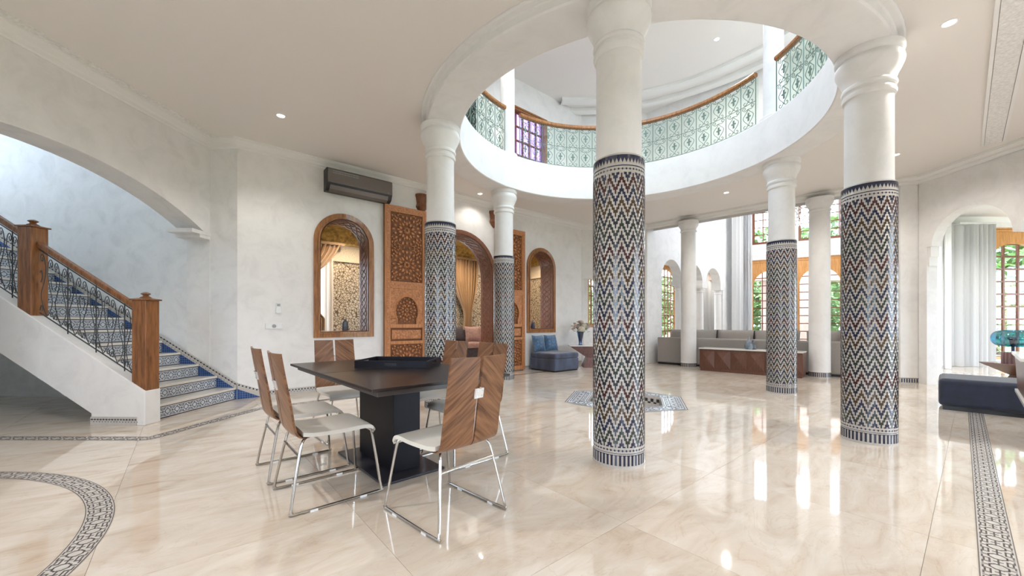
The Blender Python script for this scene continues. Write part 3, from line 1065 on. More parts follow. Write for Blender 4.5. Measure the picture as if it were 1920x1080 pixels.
def dot_row(mb, r, z, n, w, h):
    for k in range(n):
        a = 2 * pi * k / n
        pts = [(a - w, z), (a, z - h), (a + w, z), (a, z + h)]
        mb.add([((r + 0.002) * cos(t), (r + 0.002) * sin(t), zz) for t, zz in pts], [(0, 1, 2, 3)])


zig = MB()
NP, NC, PITCH, AMP = 14, 8, 0.091, 0.106
cyc = ['z_navy', 'z_green', 'z_navy', 'z_amber', 'z_ink', 'z_red', 'z_ink', 'z_green', 'z_ink', 'z_amber', 'z_navy', 'z_red']
zlo, zhi = 0.165, 2.335
cols_ = ['z_navy', 'z_green', 'z_amber', 'z_ink', 'z_red']
for row in range(-2, 26):
    zig.k = cols_.index(cyc[row % len(cyc)])
    for j in range(NP * NC):
        tri = abs(((j % NC) / NC) * 2 - 1)
        zc = 0.10 + row * PITCH + AMP * tri
        h = 0.0225 if 0 < tri < 1 else 0.028
        za, zb = max(zlo, zc - h), min(zhi, zc + h)
        if zb - za < 0.008:
            continue
        a0, a1 = 2 * pi * j / (NP * NC), 2 * pi * (j + 1) / (NP * NC)
        cyl_quad(zig, CR, a0, a1, za, zb, za, zb)
ZIG = zig.mesh('zigzag_tiles', cols_, 0)
bd = MB()
bar_border(bd, CR, 0.022, 0.100, 40)
dot_row(bd, CR, 0.142, 44, 0.045, 0.010)
bd.lathe([(CR + 0.0015, 0.116), (CR + 0.0015, 0.120)], 48)
bd.lathe([(CR + 0.0015, 0.141), (CR + 0.0015, 0.1435)], 48)
for k in range(44):
    a, w = 2 * pi * k / 44, pi / 44
    bd.add([((CR + 0.002) * cos(t), (CR + 0.002) * sin(t), z) for t, z in ((a - w, 2.448), (a, 2.408), (a + w, 2.448))], [(0, 1, 2)])
bd.lathe([(CR + 0.002, 2.448), (CR + 0.002, 2.472)], 48)
bd.lathe([(CR + 0.0015, 2.383), (CR + 0.0015, 2.391)], 48)
bd.lathe([(CR + 0.0015, 2.359), (CR + 0.0015, 2.3615)], 48)
dot_row(bd, CR, 2.360, 44, 0.04, 0.010)
BORD = bd.mesh('border_tiles', 'z_navy', 0.5)
CLAD = MB().lathe([(0, 0), (CR + 0.004, 0), (CR + 0.004, 0.018), (CR, 0.02), (CR, 2.475), (CR - 0.008, 2.488), (SR, 2.492)], 64).mesh('tile_cladding', 'zellij_pale', 0.6)
SHAFT = MB().lathe([(SR, 2.488), (SR * 0.985, 3.34)], 48).mesh('shaft', 'column', 0.6)
CAPP = [(0.183, 3.335), (0.200, 3.342), (0.206, 3.365), (0.200, 3.388), (0.188, 3.395), (0.190, 3.415), (0.206, 3.422), (0.210, 3.44), (0.205, 3.458), (0.196, 3.465), (0.200, 3.49), (0.216, 3.535),
        (0.238, 3.58), (0.256, 3.625), (0.262, 3.655), (0.256, 3.685), (0.240, 3.70), (0.238, 3.712), (0.254, 3.722), (0.262, 3.745), (0.262, 3.782)]
CAPM = MB().lathe(CAPP, 48).mesh('capital', 'column', 0.7)
names = ['zellij column standing in front of the salon sideboard', 'zellij column hidden on the far side of the fountain', 'slender-looking zellij column beside the blue slipper chair', 'zellij column in front of the carved door leaf behind the dining table',
         'tall foreground zellij column in front of the floor fountain', 'tall zellij column beside the garden room pier']
cols = []
for k in range(6):
    a = A0 + k * pi / 3
    t = thing('tiled_column', names[k], 'column', (CEN[0] + COLR * cos(a) + (0.09, 0, -0.04, -0.01, 0.04, 0)[k], CEN[1] + COLR * sin(a), 0), a + 0.37 * k, 'six tiled columns around the atrium')
    put('tile_cladding', CLAD, t)
    tag(put('zigzag_tiles', ZIG, t), kind='stuff', label='stepped dark zigzag tiles')
    tag(put('border_tiles', BORD, t), kind='stuff', label='navy border tiles')
    put('shaft', SHAFT, t)
    put('capital', CAPM, t)
    cols.append(t)
# gallery columns above
UCM = MB().lathe([(0.20, 0), (0.20, 0.05), (0.145, 0.09), (0.14, 2.3), (0.16, 2.33), (0.16, 2.37), (0.145, 2.38), (0.21, 2.5), (0.21, 2.6)], 40).mesh('upper_column', 'column', 0.6)
upn = ['over the sideboard column', 'over the far column', 'beside the violet window', 'over the column by the carved door', 'over the foreground column', 'over the column by the garden room pier']
for k in range(6):
    a = A0 + k * pi / 3
    tag(put('gallery_column', UCM, None, (CEN[0] + 2.66 * cos(a), CEN[1] + 2.66 * sin(a), ZU)), 'plain white upper gallery column ' + upn[k], 'column', 'upper gallery columns')
# plain salon columns
PR = 0.187
pcm = MB().lathe([(PR + 0.006, 0.115), (PR, 0.122), (PR - 0.004, 3.50), (PR + 0.012, 3.51), (PR + 0.012, 3.54), (PR, 3.55), (PR + 0.004, 3.60), (PR + 0.05, 3.67), (PR + 0.055, 3.70), (PR + 0.055, 3.785)], 48).mesh('shaft', 'column', 0.6)
pbm = MB().lathe([(0, 0), (PR + 0.006, 0), (PR + 0.006, 0.115)], 48).mesh('tile_base', 'zellij_pale', 0.6)
pbb = MB()
bar_border(pbb, PR + 0.006, 0.014, 0.095, 36)
pbb = pbb.mesh('border_tiles', 'z_navy', 0)
for tt, lb in ((0.2238, 'plain white column at the end of the sideboard'), (0.759, 'plain white column before the grey sofa, between two zellij columns')):
    t = thing('white_column', lb, 'column', (P4[0] + 3.61 * tt, P4[1] - 3.52 * tt, 0), 0, 'white columns of the salon opening')
    put('shaft', pcm, t)
    put('tile_base', pbm, t)
    put('border_tiles', pbb, t)['kind'] = 'stuff'
# slim arcade columns
acm = MB().lathe([(0, 0), (0.16, 0), (0.16, 0.06), (0.12, 0.10), (0.115, 2.18), (0.135, 2.19), (0.135, 2.22), (0.12, 2.23), (0.15, 2.33)], 24).box(-0.17, 0.17, -0.17, 0.17, 2.33, 2.48).mesh('arcade_column', 'column', 0.6)
for s_, lb in ((2.13, 'slim white arcade column between first and second arch'), (3.59, 'slim white arcade column between second and third arch'), (5.06, 'slim white arcade column at the curtain end')):
    q = onwall(s_, 0.15, P4)
    tag(put('arcade_column', acm, None, (q[0], q[1], 0), WA), lb, 'column', 'slim columns of the arcade')

# ------------------------------------------------------------------ gallery balustrade
BR, BZ, BH = 2.52, ZU + 0.04, 0.80


def scroll_unit():
    L = []
    for row in (0, 1):
        b = row * 0.5
        for q in (-1, 1):
            top = spiral(q * 0.27, b + 0.445, 0.13, 0.9, R(90) - q * R(90), q, 10)
            top = [(x, b + 0.445 + (y - b - 0.445) * 0.35) for x, y in top]
            L.append([(x, y) for x, y in top])
            L.append(crom([(q * 0.40, b + 0.445), (q * 0.22, b + 0.395), (q * 0.02, b + 0.41), (q * 0.10, b + 0.355), (q * 0.33, b + 0.27), (q * 0.28, b + 0.19), (q * 0.06, b + 0.10), (q * 0.02, b + 0.05)], 4))
            bot = spiral(q * 0.22, b + 0.06, 0.16, 0.9, R(90) - q * -R(90), q, 10)
            L.append([(x, b + 0.06 + (y - b - 0.06) * 0.35) for x, y in bot])
        L.append([(-0.5, b + 0.5), (0.5, b + 0.5)])
    return L


NU = 8
ha = R(4.6)
span = pi / 3 - 2 * ha
uw = span / NU


def rmap(u, v, r=BR):
    a = u * uw
    return (r * cos(a), r * sin(a), BZ + v * BH)


um = MB()
for pl in scroll_unit():
    um.tube([rmap(x, y) for x, y in pl], 0.0055, 4)
for b in (0, 0.5):
    for w, z0, z1 in ((0.055, 0.16, 0.33), (0.15, 0.235, 0.265)):
        q = [rmap(-w, b + z0), rmap(w, b + z0), rmap(w, b + z1), rmap(-w, b + z1)]
        um.extrude(q, (0.008, 0, 0))
um.tube([rmap(-0.5, 0), rmap(-0.5, 1)], 0.008, 5)
UM = um.mesh('scroll_panel', 'iron_green', 0.6)
seg_lab = ['above the sideboard side of the hall', 'beside the violet window', 'on the stair side of the opening', 'over the dining table', 'over the entrance side', 'beside the capital near the garden room']


def arc_bar(mb, prof, a0, a1, n=24):
    """closed (r, z) profile swept round an arc, capped"""
    L = len(prof)
    vs, fs = [], []
    for i in range(n + 1):
        a = a0 + (a1 - a0) * i / n
        vs += [(r * cos(a), r * sin(a), z) for r, z in prof]
    for i in range(n):
        for k in range(L):
            fs.append((i * L + k, (i + 1) * L + k, (i + 1) * L + (k + 1) % L, i * L + (k + 1) % L))
    fs.append(tuple(range(L)))
    fs.append(tuple(n * L + k for k in range(L - 1, -1, -1)))
    return mb.add(vs, fs)


zr = BZ + BH
HR = arc_bar(MB(), [(2.475, zr + 0.02), (2.475, zr + 0.055), (2.49, zr + 0.075), (2.55, zr + 0.075), (2.565, zr + 0.055), (2.565, zr + 0.02), (2.545, zr), (2.495, zr)], ha, pi / 3 - ha).mesh('handrail', 'oak', 0.4)
BRM = arc_bar(MB(), [(2.51, BZ - 0.02), (2.51, BZ), (2.53, BZ), (2.53, BZ - 0.02)], ha, pi / 3 - ha).mesh('bottom_rail', 'iron_green', 0.4)
GLM = arc_bar(MB(), [(2.575, BZ - 0.03), (2.575, zr), (2.583, zr), (2.583, BZ - 0.03)], ha, pi / 3 - ha).mesh('glass_panel', 'green_glass', 0.4)
ENDM = MB().tube([(BR * cos(pi / 3 - ha), BR * sin(pi / 3 - ha), BZ), (BR * cos(pi / 3 - ha), BR * sin(pi / 3 - ha), zr)], 0.009, 5).mesh('end_bar', 'iron_green', 0.6)
for k in range(6):
    t = thing('gallery_balustrade', 'green scrolled iron balustrade with oak handrail ' + seg_lab[k], 'balustrade', (CEN[0], CEN[1], 0), A0 + k * pi / 3, 'balustrade round the opening')
    put('handrail', HR, t)
    put('bottom_rail', BRM, t)
    put('glass_panel', GLM, t)
    put('end_bar', ENDM, t)
    for i in range(NU):
        put('scroll_panel', UM, t, (0, 0, 0), ha + uw * (i + 0.5))

# ------------------------------------------------------------------ floor fountain
ft = thing('floor_fountain', 'sunken six-sided fountain basin with mosaic border in the marble floor', 'fountain', (CEN[0], CEN[1], 0), A0)


def hexring(mb, r0, r1, z):
    for k in range(6):
        a, b = k * pi / 3, (k + 1) * pi / 3
        mb.quad((r0 * cos(a), r0 * sin(a), z), (r1 * cos(a), r1 * sin(a), z), (r1 * cos(b), r1 * sin(b), z), (r0 * cos(b), r0 * sin(b), z))


m_ = MB()
hexring(m_, 0.60, 0.94, 0.001)
m_.build('rim', 'mosaic_blue', ft, smooth=0)
m_ = MB()
for r in (0.935, 0.90, 0.645, 0.61):
    hexring(m_, r, r + 0.014, 0.0022)
m_.build('rim_lines', 'mosaic_dark', ft, smooth=0)
m_ = MB()
for k in range(6):
    a, b = k * pi / 3, (k + 1) * pi / 3
    pa, pb = Vector((0.775 * cos(a), 0.775 * sin(a), 0)), Vector((0.775 * cos(b), 0.775 * sin(b), 0))
    d = (pb - pa) / 4
    nn = Vector((-d.y, d.x, 0)).normalized() * 0.22
    inlay(m_, lambda s, tt, h, pa=pa, d=d, nn=nn: (pa + d * s + nn * tt + Vector((0, 0, 0.0012 + h)))[:], 4, 0.045, 0.001)
tag(m_.build('star_inlay', 'mosaic_dark', ft, smooth=0), kind='stuff')
m_ = MB()
for k in range(6):
    a, b = k * pi / 3, (k + 1) * pi / 3
    m_.quad((0.6 * cos(b), 0.6 * sin(b), 0.001), (0.6 * cos(a), 0.6 * sin(a), 0.001), (0.55 * cos(a), 0.55 * sin(a), -0.24), (0.55 * cos(b), 0.55 * sin(b), -0.24))
m_.add([(0.56 * cos(k * pi / 3), 0.56 * sin(k * pi / 3), -0.24) for k in range(6)], [tuple(range(6))])
m_.build('basin', 'mosaic_pale', ft, smooth=0)
m_ = MB()
for k in range(6):
    a, b = k * pi / 3, (k + 1) * pi / 3
    pa, pb = Vector((0.578 * cos(a), 0.578 * sin(a), 0)), Vector((0.578 * cos(b), 0.578 * sin(b), 0))
    d = (pb - pa)
    for i in range(12):
        for j in range(4):
            if (i + j) % 2:
                continue
            q = [pa + d * (i / 12), pa + d * ((i + 1) / 12)]
            z0, z1 = -0.03 - j * 0.05, -0.03 - (j + 1) * 0.05
            m_.quad((q[0].x, q[0].y, z0), (q[0].x, q[0].y, z1), (q[1].x, q[1].y, z1), (q[1].x, q[1].y, z0))
tag(m_.build('basin_tiles', 'z_black', ft, smooth=0), kind='stuff')
m_ = MB().lathe([(0, -0.2), (0.10, -0.2), (0.11, -0.19), (0.05, -0.16), (0.03, -0.12), (0.045, -0.10), (0, -0.10)], 20)
m_.box(-0.1, 0.1, -0.1, 0.1, -0.239, -0.2)
m_.build('jet', 'white_stone', ft)

# ------------------------------------------------------------------ floor mosaic bands


def band(name, label, path, w=0.125):
    """mosaic strip laid in the floor along a dense 2-D path"""
    P = [Vector(p) for p in path]
    cum = [0.0]
    for a, b in zip(P, P[1:]):
        cum.append(cum[-1] + (b - a).length)
    tot = cum[-1]

    def at(d):
        d = min(max(d, 0), tot - 1e-6)
        i = 0
        lo, hi = 0, len(cum) - 1
        while hi - lo > 1:
            mid = (lo + hi) // 2
            if cum[mid] <= d:
                lo = mid
            else:
                hi = mid
        i = lo
        f = (d - cum[i]) / (cum[i + 1] - cum[i])
        tg = (P[i + 1] - P[i]).normalized()
        t0 = (P[i] - P[i - 1]).normalized() if i > 0 else tg
        t1 = (P[i + 2] - P[i + 1]).normalized() if i + 2 < len(P) else tg
        tn = ((t0 + tg) * (1 - f) + (tg + t1) * f).normalized()
        return P[i].lerp(P[i + 1], f), Vector((-tn.y, tn.x))
    n = int(tot / 0.125)
    per = tot / n

    def mapf(s, t, h):
        p, nn = at(s * per)
        q = p + nn * (t * w)
        return (q.x, q.y, 0.0010 + h)
    t_ = thing(name, label, 'mosaic', kind='structure')
    st, ed = MB(), MB()
    ss = [k / 2 for k in range(2 * n + 1)]
    for a, b in zip(ss, ss[1:]):
        st.quad(mapf(a, -0.5, 0), mapf(b, -0.5, 0), mapf(b, 0.5, 0), mapf(a, 0.5, 0))
        for q in (-0.5, 0.47):
            ed.quad(mapf(a, q, 0.0009), mapf(b, q, 0.0009), mapf(b, q + 0.035, 0.0009), mapf(a, q + 0.035, 0.0009))
    st.build('strip', 'mosaic_pale', t_, smooth=0)
    ed.build('edge_line', 'mosaic_dark', t_, smooth=0)
    io = inlay(MB(), mapf, n, 0.052, 0.0010).build('star_inlay', 'mosaic_dark', t_, smooth=0)
    io['kind'] = 'stuff'
    return t_


def poly_path(pts, step=0.06):
    out = []
    for a, b in zip(pts, pts[1:]):
        l = hypot(b[0] - a[0], b[1] - a[1])
        n = max(1, int(l / step))
        out += [(a[0] + (b[0] - a[0]) * i / n, a[1] + (b[1] - a[1]) * i / n) for i in range(n)]
    return out + [pts[-1]]


band('trim_8', 'straight mosaic band in the marble beside the velvet bench', poly_path([(1.1, 0.80), (6.6, 5.56)]))
band('trim_9', 'curved mosaic band sweeping through the near corner of the floor', [(-3.9 + 1.99 * cos(R(a)), 0.95 + 1.99 * sin(R(a))) for a in range(-30, 181, 2)])
band('trim_10', 'narrow mosaic border following the stairs and the long wall', poly_path([(-9, 3.9), (-3.6, 3.86), (-3.38, 5.2), (-0.02, 8.48), (1.55, 9.75)]))

# ------------------------------------------------------------------ staircase
SRZ = R(-2.45)
stair = thing('staircase', 'white staircase with star-tiled risers, oak newel posts and iron railing', 'staircase', (P2[0], P2[1], 0), SRZ)
TD, RH, NS, SX = 0.285, 0.175, 13, -0.035
Y0, Y1, YS = -1.31, -0.006, -1.50
prof = [(SX, 0)]
for i in range(NS):
    prof += [(SX - TD * i, RH * (i + 1) - 0.03), (SX - TD * (i + 1), RH * (i + 1) - 0.03)]
prof += [(-5.3, RH * NS - 0.03), (-5.3, RH * NS - 0.35), (-4.0, 2.275 - 0.02), (-0.54, 0.13), (-0.54, 0)]
MB().extrude([(x, Y0, z) for x, z in prof], (0, Y1 - Y0, 0)).build('body', 'wall', stair, smooth=0)
MB().extrude([(x, YS, z) for x, z in [(0.09, 0), (0.09, 0.385), (-4.0, 0.385 + 0.62 * 4.09), (-4.0, 2.275), (-0.54, 0.13), (-0.54, 0)]], (0, Y0 - YS - 0.002, 0)).build('stringer', 'wall', stair, smooth=0, bevel=0.008)
tm = MB().box(-TD - 0.012, 0.022, Y0, Y1, -0.03, 0.0).mesh('tread', 'tread', 0)
rm = MB().box(0, 0.004, Y0, Y1, 0.0, RH - 0.03).mesh('riser_tile', 'mosaic_blue', 0)
ri = MB()
inlay(ri, lambda s, t, h: (0.0042 + h, Y0 + 0.02 + s * 0.128, (RH - 0.03) / 2 + t * 0.118), 10, 0.048, 0.001)
for z0, z1 in ((0.0, 0.010), (RH - 0.040, RH - 0.031)):
    ri.box(0.0035, 0.0055, Y0, Y1, z0, z1)
ri = ri.mesh('riser_pattern', 'z_ink', 0)
for i in range(NS):
    put('tread', tm, stair, (SX - TD * i, 0, RH * (i + 1)), bevel=0.006)
    r_ = put('riser_tile', rm, stair, (SX - TD * i, 0, RH * i))
    put('riser_pattern', ri, r_)['kind'] = 'stuff'
# wall skirt: blue tiles and dotted pale strip
sk_ = MB()
zs_ = lambda x: 0.19 - 0.60 * x
sk_.extrude([(x, -0.004, z) for x, z in [(0.0, 0.0), (0.0, zs_(0) - 0.02), (-4.6, zs_(-4.6) - 0.02), (-4.6, zs_(-4.6) - 0.6), (-0.9, 0.0)]], (0, -0.012, 0))
sk_.build('blue_tiles', 'blue_tile', stair, smooth=0)
sp_ = MB().extrude([(x, -0.004, z) for x, z in [(0.0, zs_(0) - 0.035), (0.0, zs_(0) + 0.055), (-4.6, zs_(-4.6) + 0.055), (-4.6, zs_(-4.6) - 0.035)]], (0, -0.016, 0)).build('skirt_strip', 'zellij_pale', stair, smooth=0)
dm = MB()


def diamond(mb, x, z, s, y, dx=1.0, dz=0.0):
    mb.add([(x - s * dx, y, z - s * dz), (x, y, z - s), (x + s * dx, y, z + s * dz), (x, y, z + s)], [(0, 1, 2, 3)])


for k in range(95):
    x = -0.02 - k * 0.048
    diamond(dm, x, zs_(x) + 0.032, 0.014, -0.0215)
    diamond(dm, x - 0.024, zs_(x) + 0.0, 0.007, -0.0215)
    dm.quad((x - 0.024, -0.0212, zs_(x - 0.024) + 0.029), (x + 0.024, -0.0212, zs_(x + 0.024) + 0.029), (x + 0.024, -0.0212, zs_(x + 0.024) + 0.035), (x - 0.024, -0.0212, zs_(x - 0.024) + 0.035))
dm.build('skirt_pattern', 'z_ink', sp_, smooth=0)['kind'] = 'stuff'
bs = MB().box(-0.54, 0.0, YS - 0.006, YS, 0, 0.095).build('base_strip', 'zellij_pale', stair, smooth=0)
dm = MB()
for k in range(16):
    diamond(dm, -0.52 + k * 0.034, 0.065, 0.011, YS - 0.0075)
    diamond(dm, -0.50 + k * 0.034, 0.04, 0.006, YS - 0.0075)
dm.box(-0.54, 0.0, YS - 0.0072, YS - 0.006, 0.063, 0.067)
dm.build('base_pattern', 'z_ink', bs, smooth=0)['kind'] = 'stuff'
# newels and rails
YN = -1.405
nb = MB().box(-0.082, 0.082, -0.082, 0.082, 0, 1.02).mesh('newel_post', 'newel_wood', 0)
nc_ = MB()
nc_.box(-0.098, 0.098, -0.098, 0.098, 1.02, 1.035)
nc_.add([(-0.098, -0.098, 1.035), (0.098, -0.098, 1.035), (0.098, 0.098, 1.035), (-0.098, 0.098, 1.035), (0, 0, 1.06)], [(0, 1, 4), (1, 2, 4), (2, 3, 4), (3, 0, 4)])
nc_ = nc_.mesh('newel_cap', 'newel_wood', 0)
fn_ = MB().lathe([(0, 1.04), (0.05, 1.042), (0.052, 1.055), (0.035, 1.066), (0.024, 1.075), (0.030, 1.083), (0.044, 1.092), (0.044, 1.10), (0.02, 1.114), (0.0, 1.118)], 20).mesh('finial', 'newel_wood', 0.8)
for x in (0.005, -1.355, -2.715):
    z = 0.385 + 0.62 * (0.09 - x)
    p = put('newel_post', nb, stair, (x, YN, z - 0.055), bevel=0.006)
    c = put('newel_cap', nc_, p)
    put('finial', fn_, p)
for xa, xb in ((-0.077, -1.273), (-1.437, -2.633)):
    zb_ = lambda x: 0.385 + 0.62 * (0.09 - x)
    hr_ = MB()
    hr_.hexa([(xb, YN - 0.035, zb_(xb) + 0.79), (xa, YN - 0.035, zb_(xa) + 0.79), (xa, YN + 0.035, zb_(xa) + 0.79), (xb, YN + 0.035, zb_(xb) + 0.79),
              (xb, YN - 0.035, zb_(xb) + 0.855), (xa, YN - 0.035, zb_(xa) + 0.855), (xa, YN + 0.035, zb_(xa) + 0.855), (xb, YN + 0.035, zb_(xb) + 0.855)])
    hr_.build('handrail', 'newel_wood', stair, smooth=0, bevel=0.014, seg=3)
    nb_ = 7
    bw_ = (xb - xa) / nb_
    H = 0.79
    mp_ = lambda i, u, v: (xa + bw_ * (i + 0.5 + u), YN, zb_(xa + bw_ * (i + 0.5 + u)) + v * H)
    for v0 in (0.045, 0.965):
        MB().tube([mp_(0, -0.5, v0), mp_(nb_ - 1, 0.5, v0)], 0.007, 5).build('rail_bar', 'iron', stair)
    for i in range(nb_):
        if i % 2 == 1 or i == 0:
            MB().tube([mp_(i, -0.5, 0.0), mp_(i, -0.5, 0.98)], 0.006, 5).build('baluster', 'iron', stair)
        sc = MB()
        for q in (-1, 1):
            c = crom([(q * 0.02, 0.06), (q * 0.26, 0.17), (q * 0.40, 0.33), (q * 0.20, 0.52), (q * 0.07, 0.70), (q * 0.14, 0.86), (q * 0.30, 0.925), (q * 0.42, 0.88), (q * 0.36, 0.82), (q * 0.26, 0.85), (q * 0.30, 0.88)], 4)
            sc.tube([mp_(i, u, v) for u, v in c], 0.0042, 5)
            c = crom([(q * 0.42, 0.50), (q * 0.30, 0.60), (q * 0.38, 0.68), (q * 0.46, 0.64)], 4)
            sc.tube([mp_(i, u, v) for u, v in c], 0.004, 5)
            c = crom([(q * 0.48, 0.08), (q * 0.38, 0.17), (q * 0.28, 0.13), (q * 0.33, 0.09)], 4)
            sc.tube([mp_(i, u, v) for u, v in c], 0.004, 5)
        sc.build('scroll', 'iron', stair)

# zellij skirting along the long wall
bb = MB()
sl = [onwall(0.0), onwall(0.45)]
bsk = thing('baseboard_left', 'pale tiled skirting with dark dots along the long wall', 'skirting', (P2[0], P2[1], 0), WA, kind='structure')
b_ = MB()
b_.extrude([(x, 0.0, z) for x, z in [(0.0, zs_(0) - 0.035), (0.30, 0.0), (0.42, 0.0), (0.42, 0.09), (0.34, 0.092), (0.0, zs_(0) + 0.055)]], (0, -0.016, 0))
b_.box(0.42, 2.2, -0.016, 0, 0, 0.09)
b_.box(5.72, WL, -0.016, 0, 0, 0.09)
b_.build('strip', 'zellij_pale', bsk, smooth=0)
b_ = MB()
for k in range(8):
    x = 0.02 + k * 0.045
    diamond(b_, x, max(0.065, zs_(0) + 0.03 - 0.42 * x), 0.014, -0.0175)
for a_, b2 in ((0.42, 2.2), (5.72, WL)):
    k = a_
    while k < b2:
        diamond(b_, k, 0.062, 0.014, -0.0175)
        diamond(b_, k + 0.022, 0.034, 0.007, -0.0175)
        k += 0.045
b_.build('dots', 'z_ink', bsk, smooth=0)['kind'] = 'stuff'
b_ = MB()
b_.extrude([(x, 0, z) for x, z in [(0.0, 0.0), (0.30, 0.0), (0.0, zs_(0) - 0.035)]], (0, -0.012, 0))
b_.build('blue_tiles', 'blue_tile', bsk, smooth=0)
bp_ = thing('baseboard_right', 'navy barred tile skirting round the white pier', 'skirting', (P5[0], P5[1], 0), atan2(7.33 - P5[1], 7.83 - P5[0]), kind='structure')
MB().box(-0.006, 0.438, -0.008, 0.3, 0, 0.105).build('strip', 'zellij_pale', bp_, smooth=0)
b_ = MB()
for k in range(11):
    b_.box(0.01 + k * 0.04, 0.03 + k * 0.04, -0.0095, -0.007, 0.014, 0.085)
b_.box(0.0, 0.432, -0.0095, -0.007, 0.09, 0.096)
b_.build('bars', 'z_navy', bp_, smooth=0)['kind'] = 'stuff'

# ------------------------------------------------------------------ arched openings, carved doors on the long wall


def lined_opening(name, label, t, sill):
    o = thing(name, label, 'arched opening', (P2[0], P2[1], 0), WA, kind='structure')
    x0, x1, z0, zs = t
    top = arch(x0, x1, zs, n=24)
    out = [(x0, z0), (x1, z0)] + top[::-1]
    mb = MB()
    frame_outline(mb, out, 0.095, -0.03, 0.0)
    ins = [(x0 + 0.0, z0), (x1, z0)] + top[::-1]
    frame_outline(mb, ins, 0.03, -0.045, -0.03)
    mb.build('architrave', 'oak' if sill else 'red_wood', o, smooth=0.5)
    ln = MB()
    tp = arch(x0 + 0.012, x1 - 0.012, zs, n=24)
    loop = [(x0 + 0.012, z0 + (0.012 if sill else 0))] + tp + [(x1 - 0.012, z0 + (0.012 if sill else 0))]
    for (xa, za), (xb, zb) in zip(loop, loop[1:]):
        ln.quad((xa, -0.03, za), (xb, -0.03, zb), (xb, 0.43, zb), (xa, 0.43, za))
    if sill:
        ln.quad((x0, -0.03, z0 + 0.012), (x1, -0.03, z0 + 0.012), (x1, 0.43, z0 + 0.012), (x0, 0.43, z0 + 0.012))
    ln.build('lining', 'lining', o, smooth=0.5)
    # carved interlace standing proud of the lining
    cv_ = MB()
    cum = [0]
    for a, b in zip(loop, loop[1:]):
        cum.append(cum[-1] + hypot(b[0] - a[0], b[1] - a[1]))
    tot = cum[-1]

    def at(d):
        d = min(max(d, 0), tot - 1e-6)
        for i in range(len(cum) - 1):
            if cum[i + 1] >= d:
                f = (d - cum[i]) / (cum[i + 1] - cum[i])
                a, b = loop[i], loop[i + 1]
                l = cum[i + 1] - cum[i]
                tx, tz = (b[0] - a[0]) / l, (b[1] - a[1]) / l
                return a[0] + (b[0] - a[0]) * f + tz * 0.006, a[1] + (b[1] - a[1]) * f - tx * 0.006
    per = 0.26
    for ph in (0, 0.5):
        for sg in (-1, 1):
            pts = []
            n_ = int(tot / 0.03)
            for i in range(n_ + 1):
                d = tot * i / n_
                y = 0.20 + sg * 0.15 * abs(sin(pi * (d / per + ph)))
                x, z = at(d)
                pts.append((x, y, z))
            cv_.tube(pts, 0.006, 4)
    cv_.build('carving', 'lining_relief', o)
    return o


lined_opening('window_40', 'arched timber-framed opening under the air conditioner', N1, True)
lined_opening('window_41', 'arched timber-framed opening above the blue slipper chair', N2, True)
lined_opening('door_3', 'wide arched doorway with carved timber lining between the door leaves', DR, False)


def rosette(mb, cx, cz, Rr, y, n=10, clip=None, d=0.034):
    """carved star rosette: raised petals and kites in the XZ plane, clipped to the panel"""
    def pet(a, r0, r1, w, dd):
        pts = [(r0, 0), (r0 + (r1 - r0) * 0.3, -w), (r0 + (r1 - r0) * 0.7, -w), (r1, 0), (r0 + (r1 - r0) * 0.7, w), (r0 + (r1 - r0) * 0.3, w)]
        q = [(cx + r * cos(a) - t * sin(a), cz + r * sin(a) + t * cos(a)) for r, t in pts]
        if clip and any(x < clip[0] or x > clip[1] or z < clip[2] or z > clip[3] for x, z in q):
            return
        m = (sum(x for x, _ in q) / 6, sum(z for _, z in q) / 6)
        lo = [(x, y, z) for x, z in q]
        hi = [(m[0] + (x - m[0]) * 0.72, y - dd, m[1] + (z - m[1]) * 0.72) for x, z in q]
        mb.add(lo + hi, [(6, 7, 8, 9, 10, 11)] + [(k, (k + 1) % 6, 6 + (k + 1) % 6, 6 + k) for k in range(6)])
    for k in range(n):
        a = 2 * pi * k / n
        pet(a, Rr * 0.05, Rr * 0.24, Rr * 0.045, d)
        pet(a + pi / n, Rr * 0.28, Rr * 0.58, Rr * 0.085, d)
        pet(a, Rr * 0.42, Rr * 0.66, Rr * 0.05, d)
        pet(a, Rr * 0.72, Rr * 0.98, Rr * 0.075, d)
        pet(a + pi / n, Rr * 0.66, Rr * 0.90, Rr * 0.075, d)
        pet(a + pi / n * 0.5, Rr * 0.98, Rr * 1.14, Rr * 0.045, d)
        pet(a - pi / n * 0.5, Rr * 0.98, Rr * 1.14, Rr * 0.045, d)


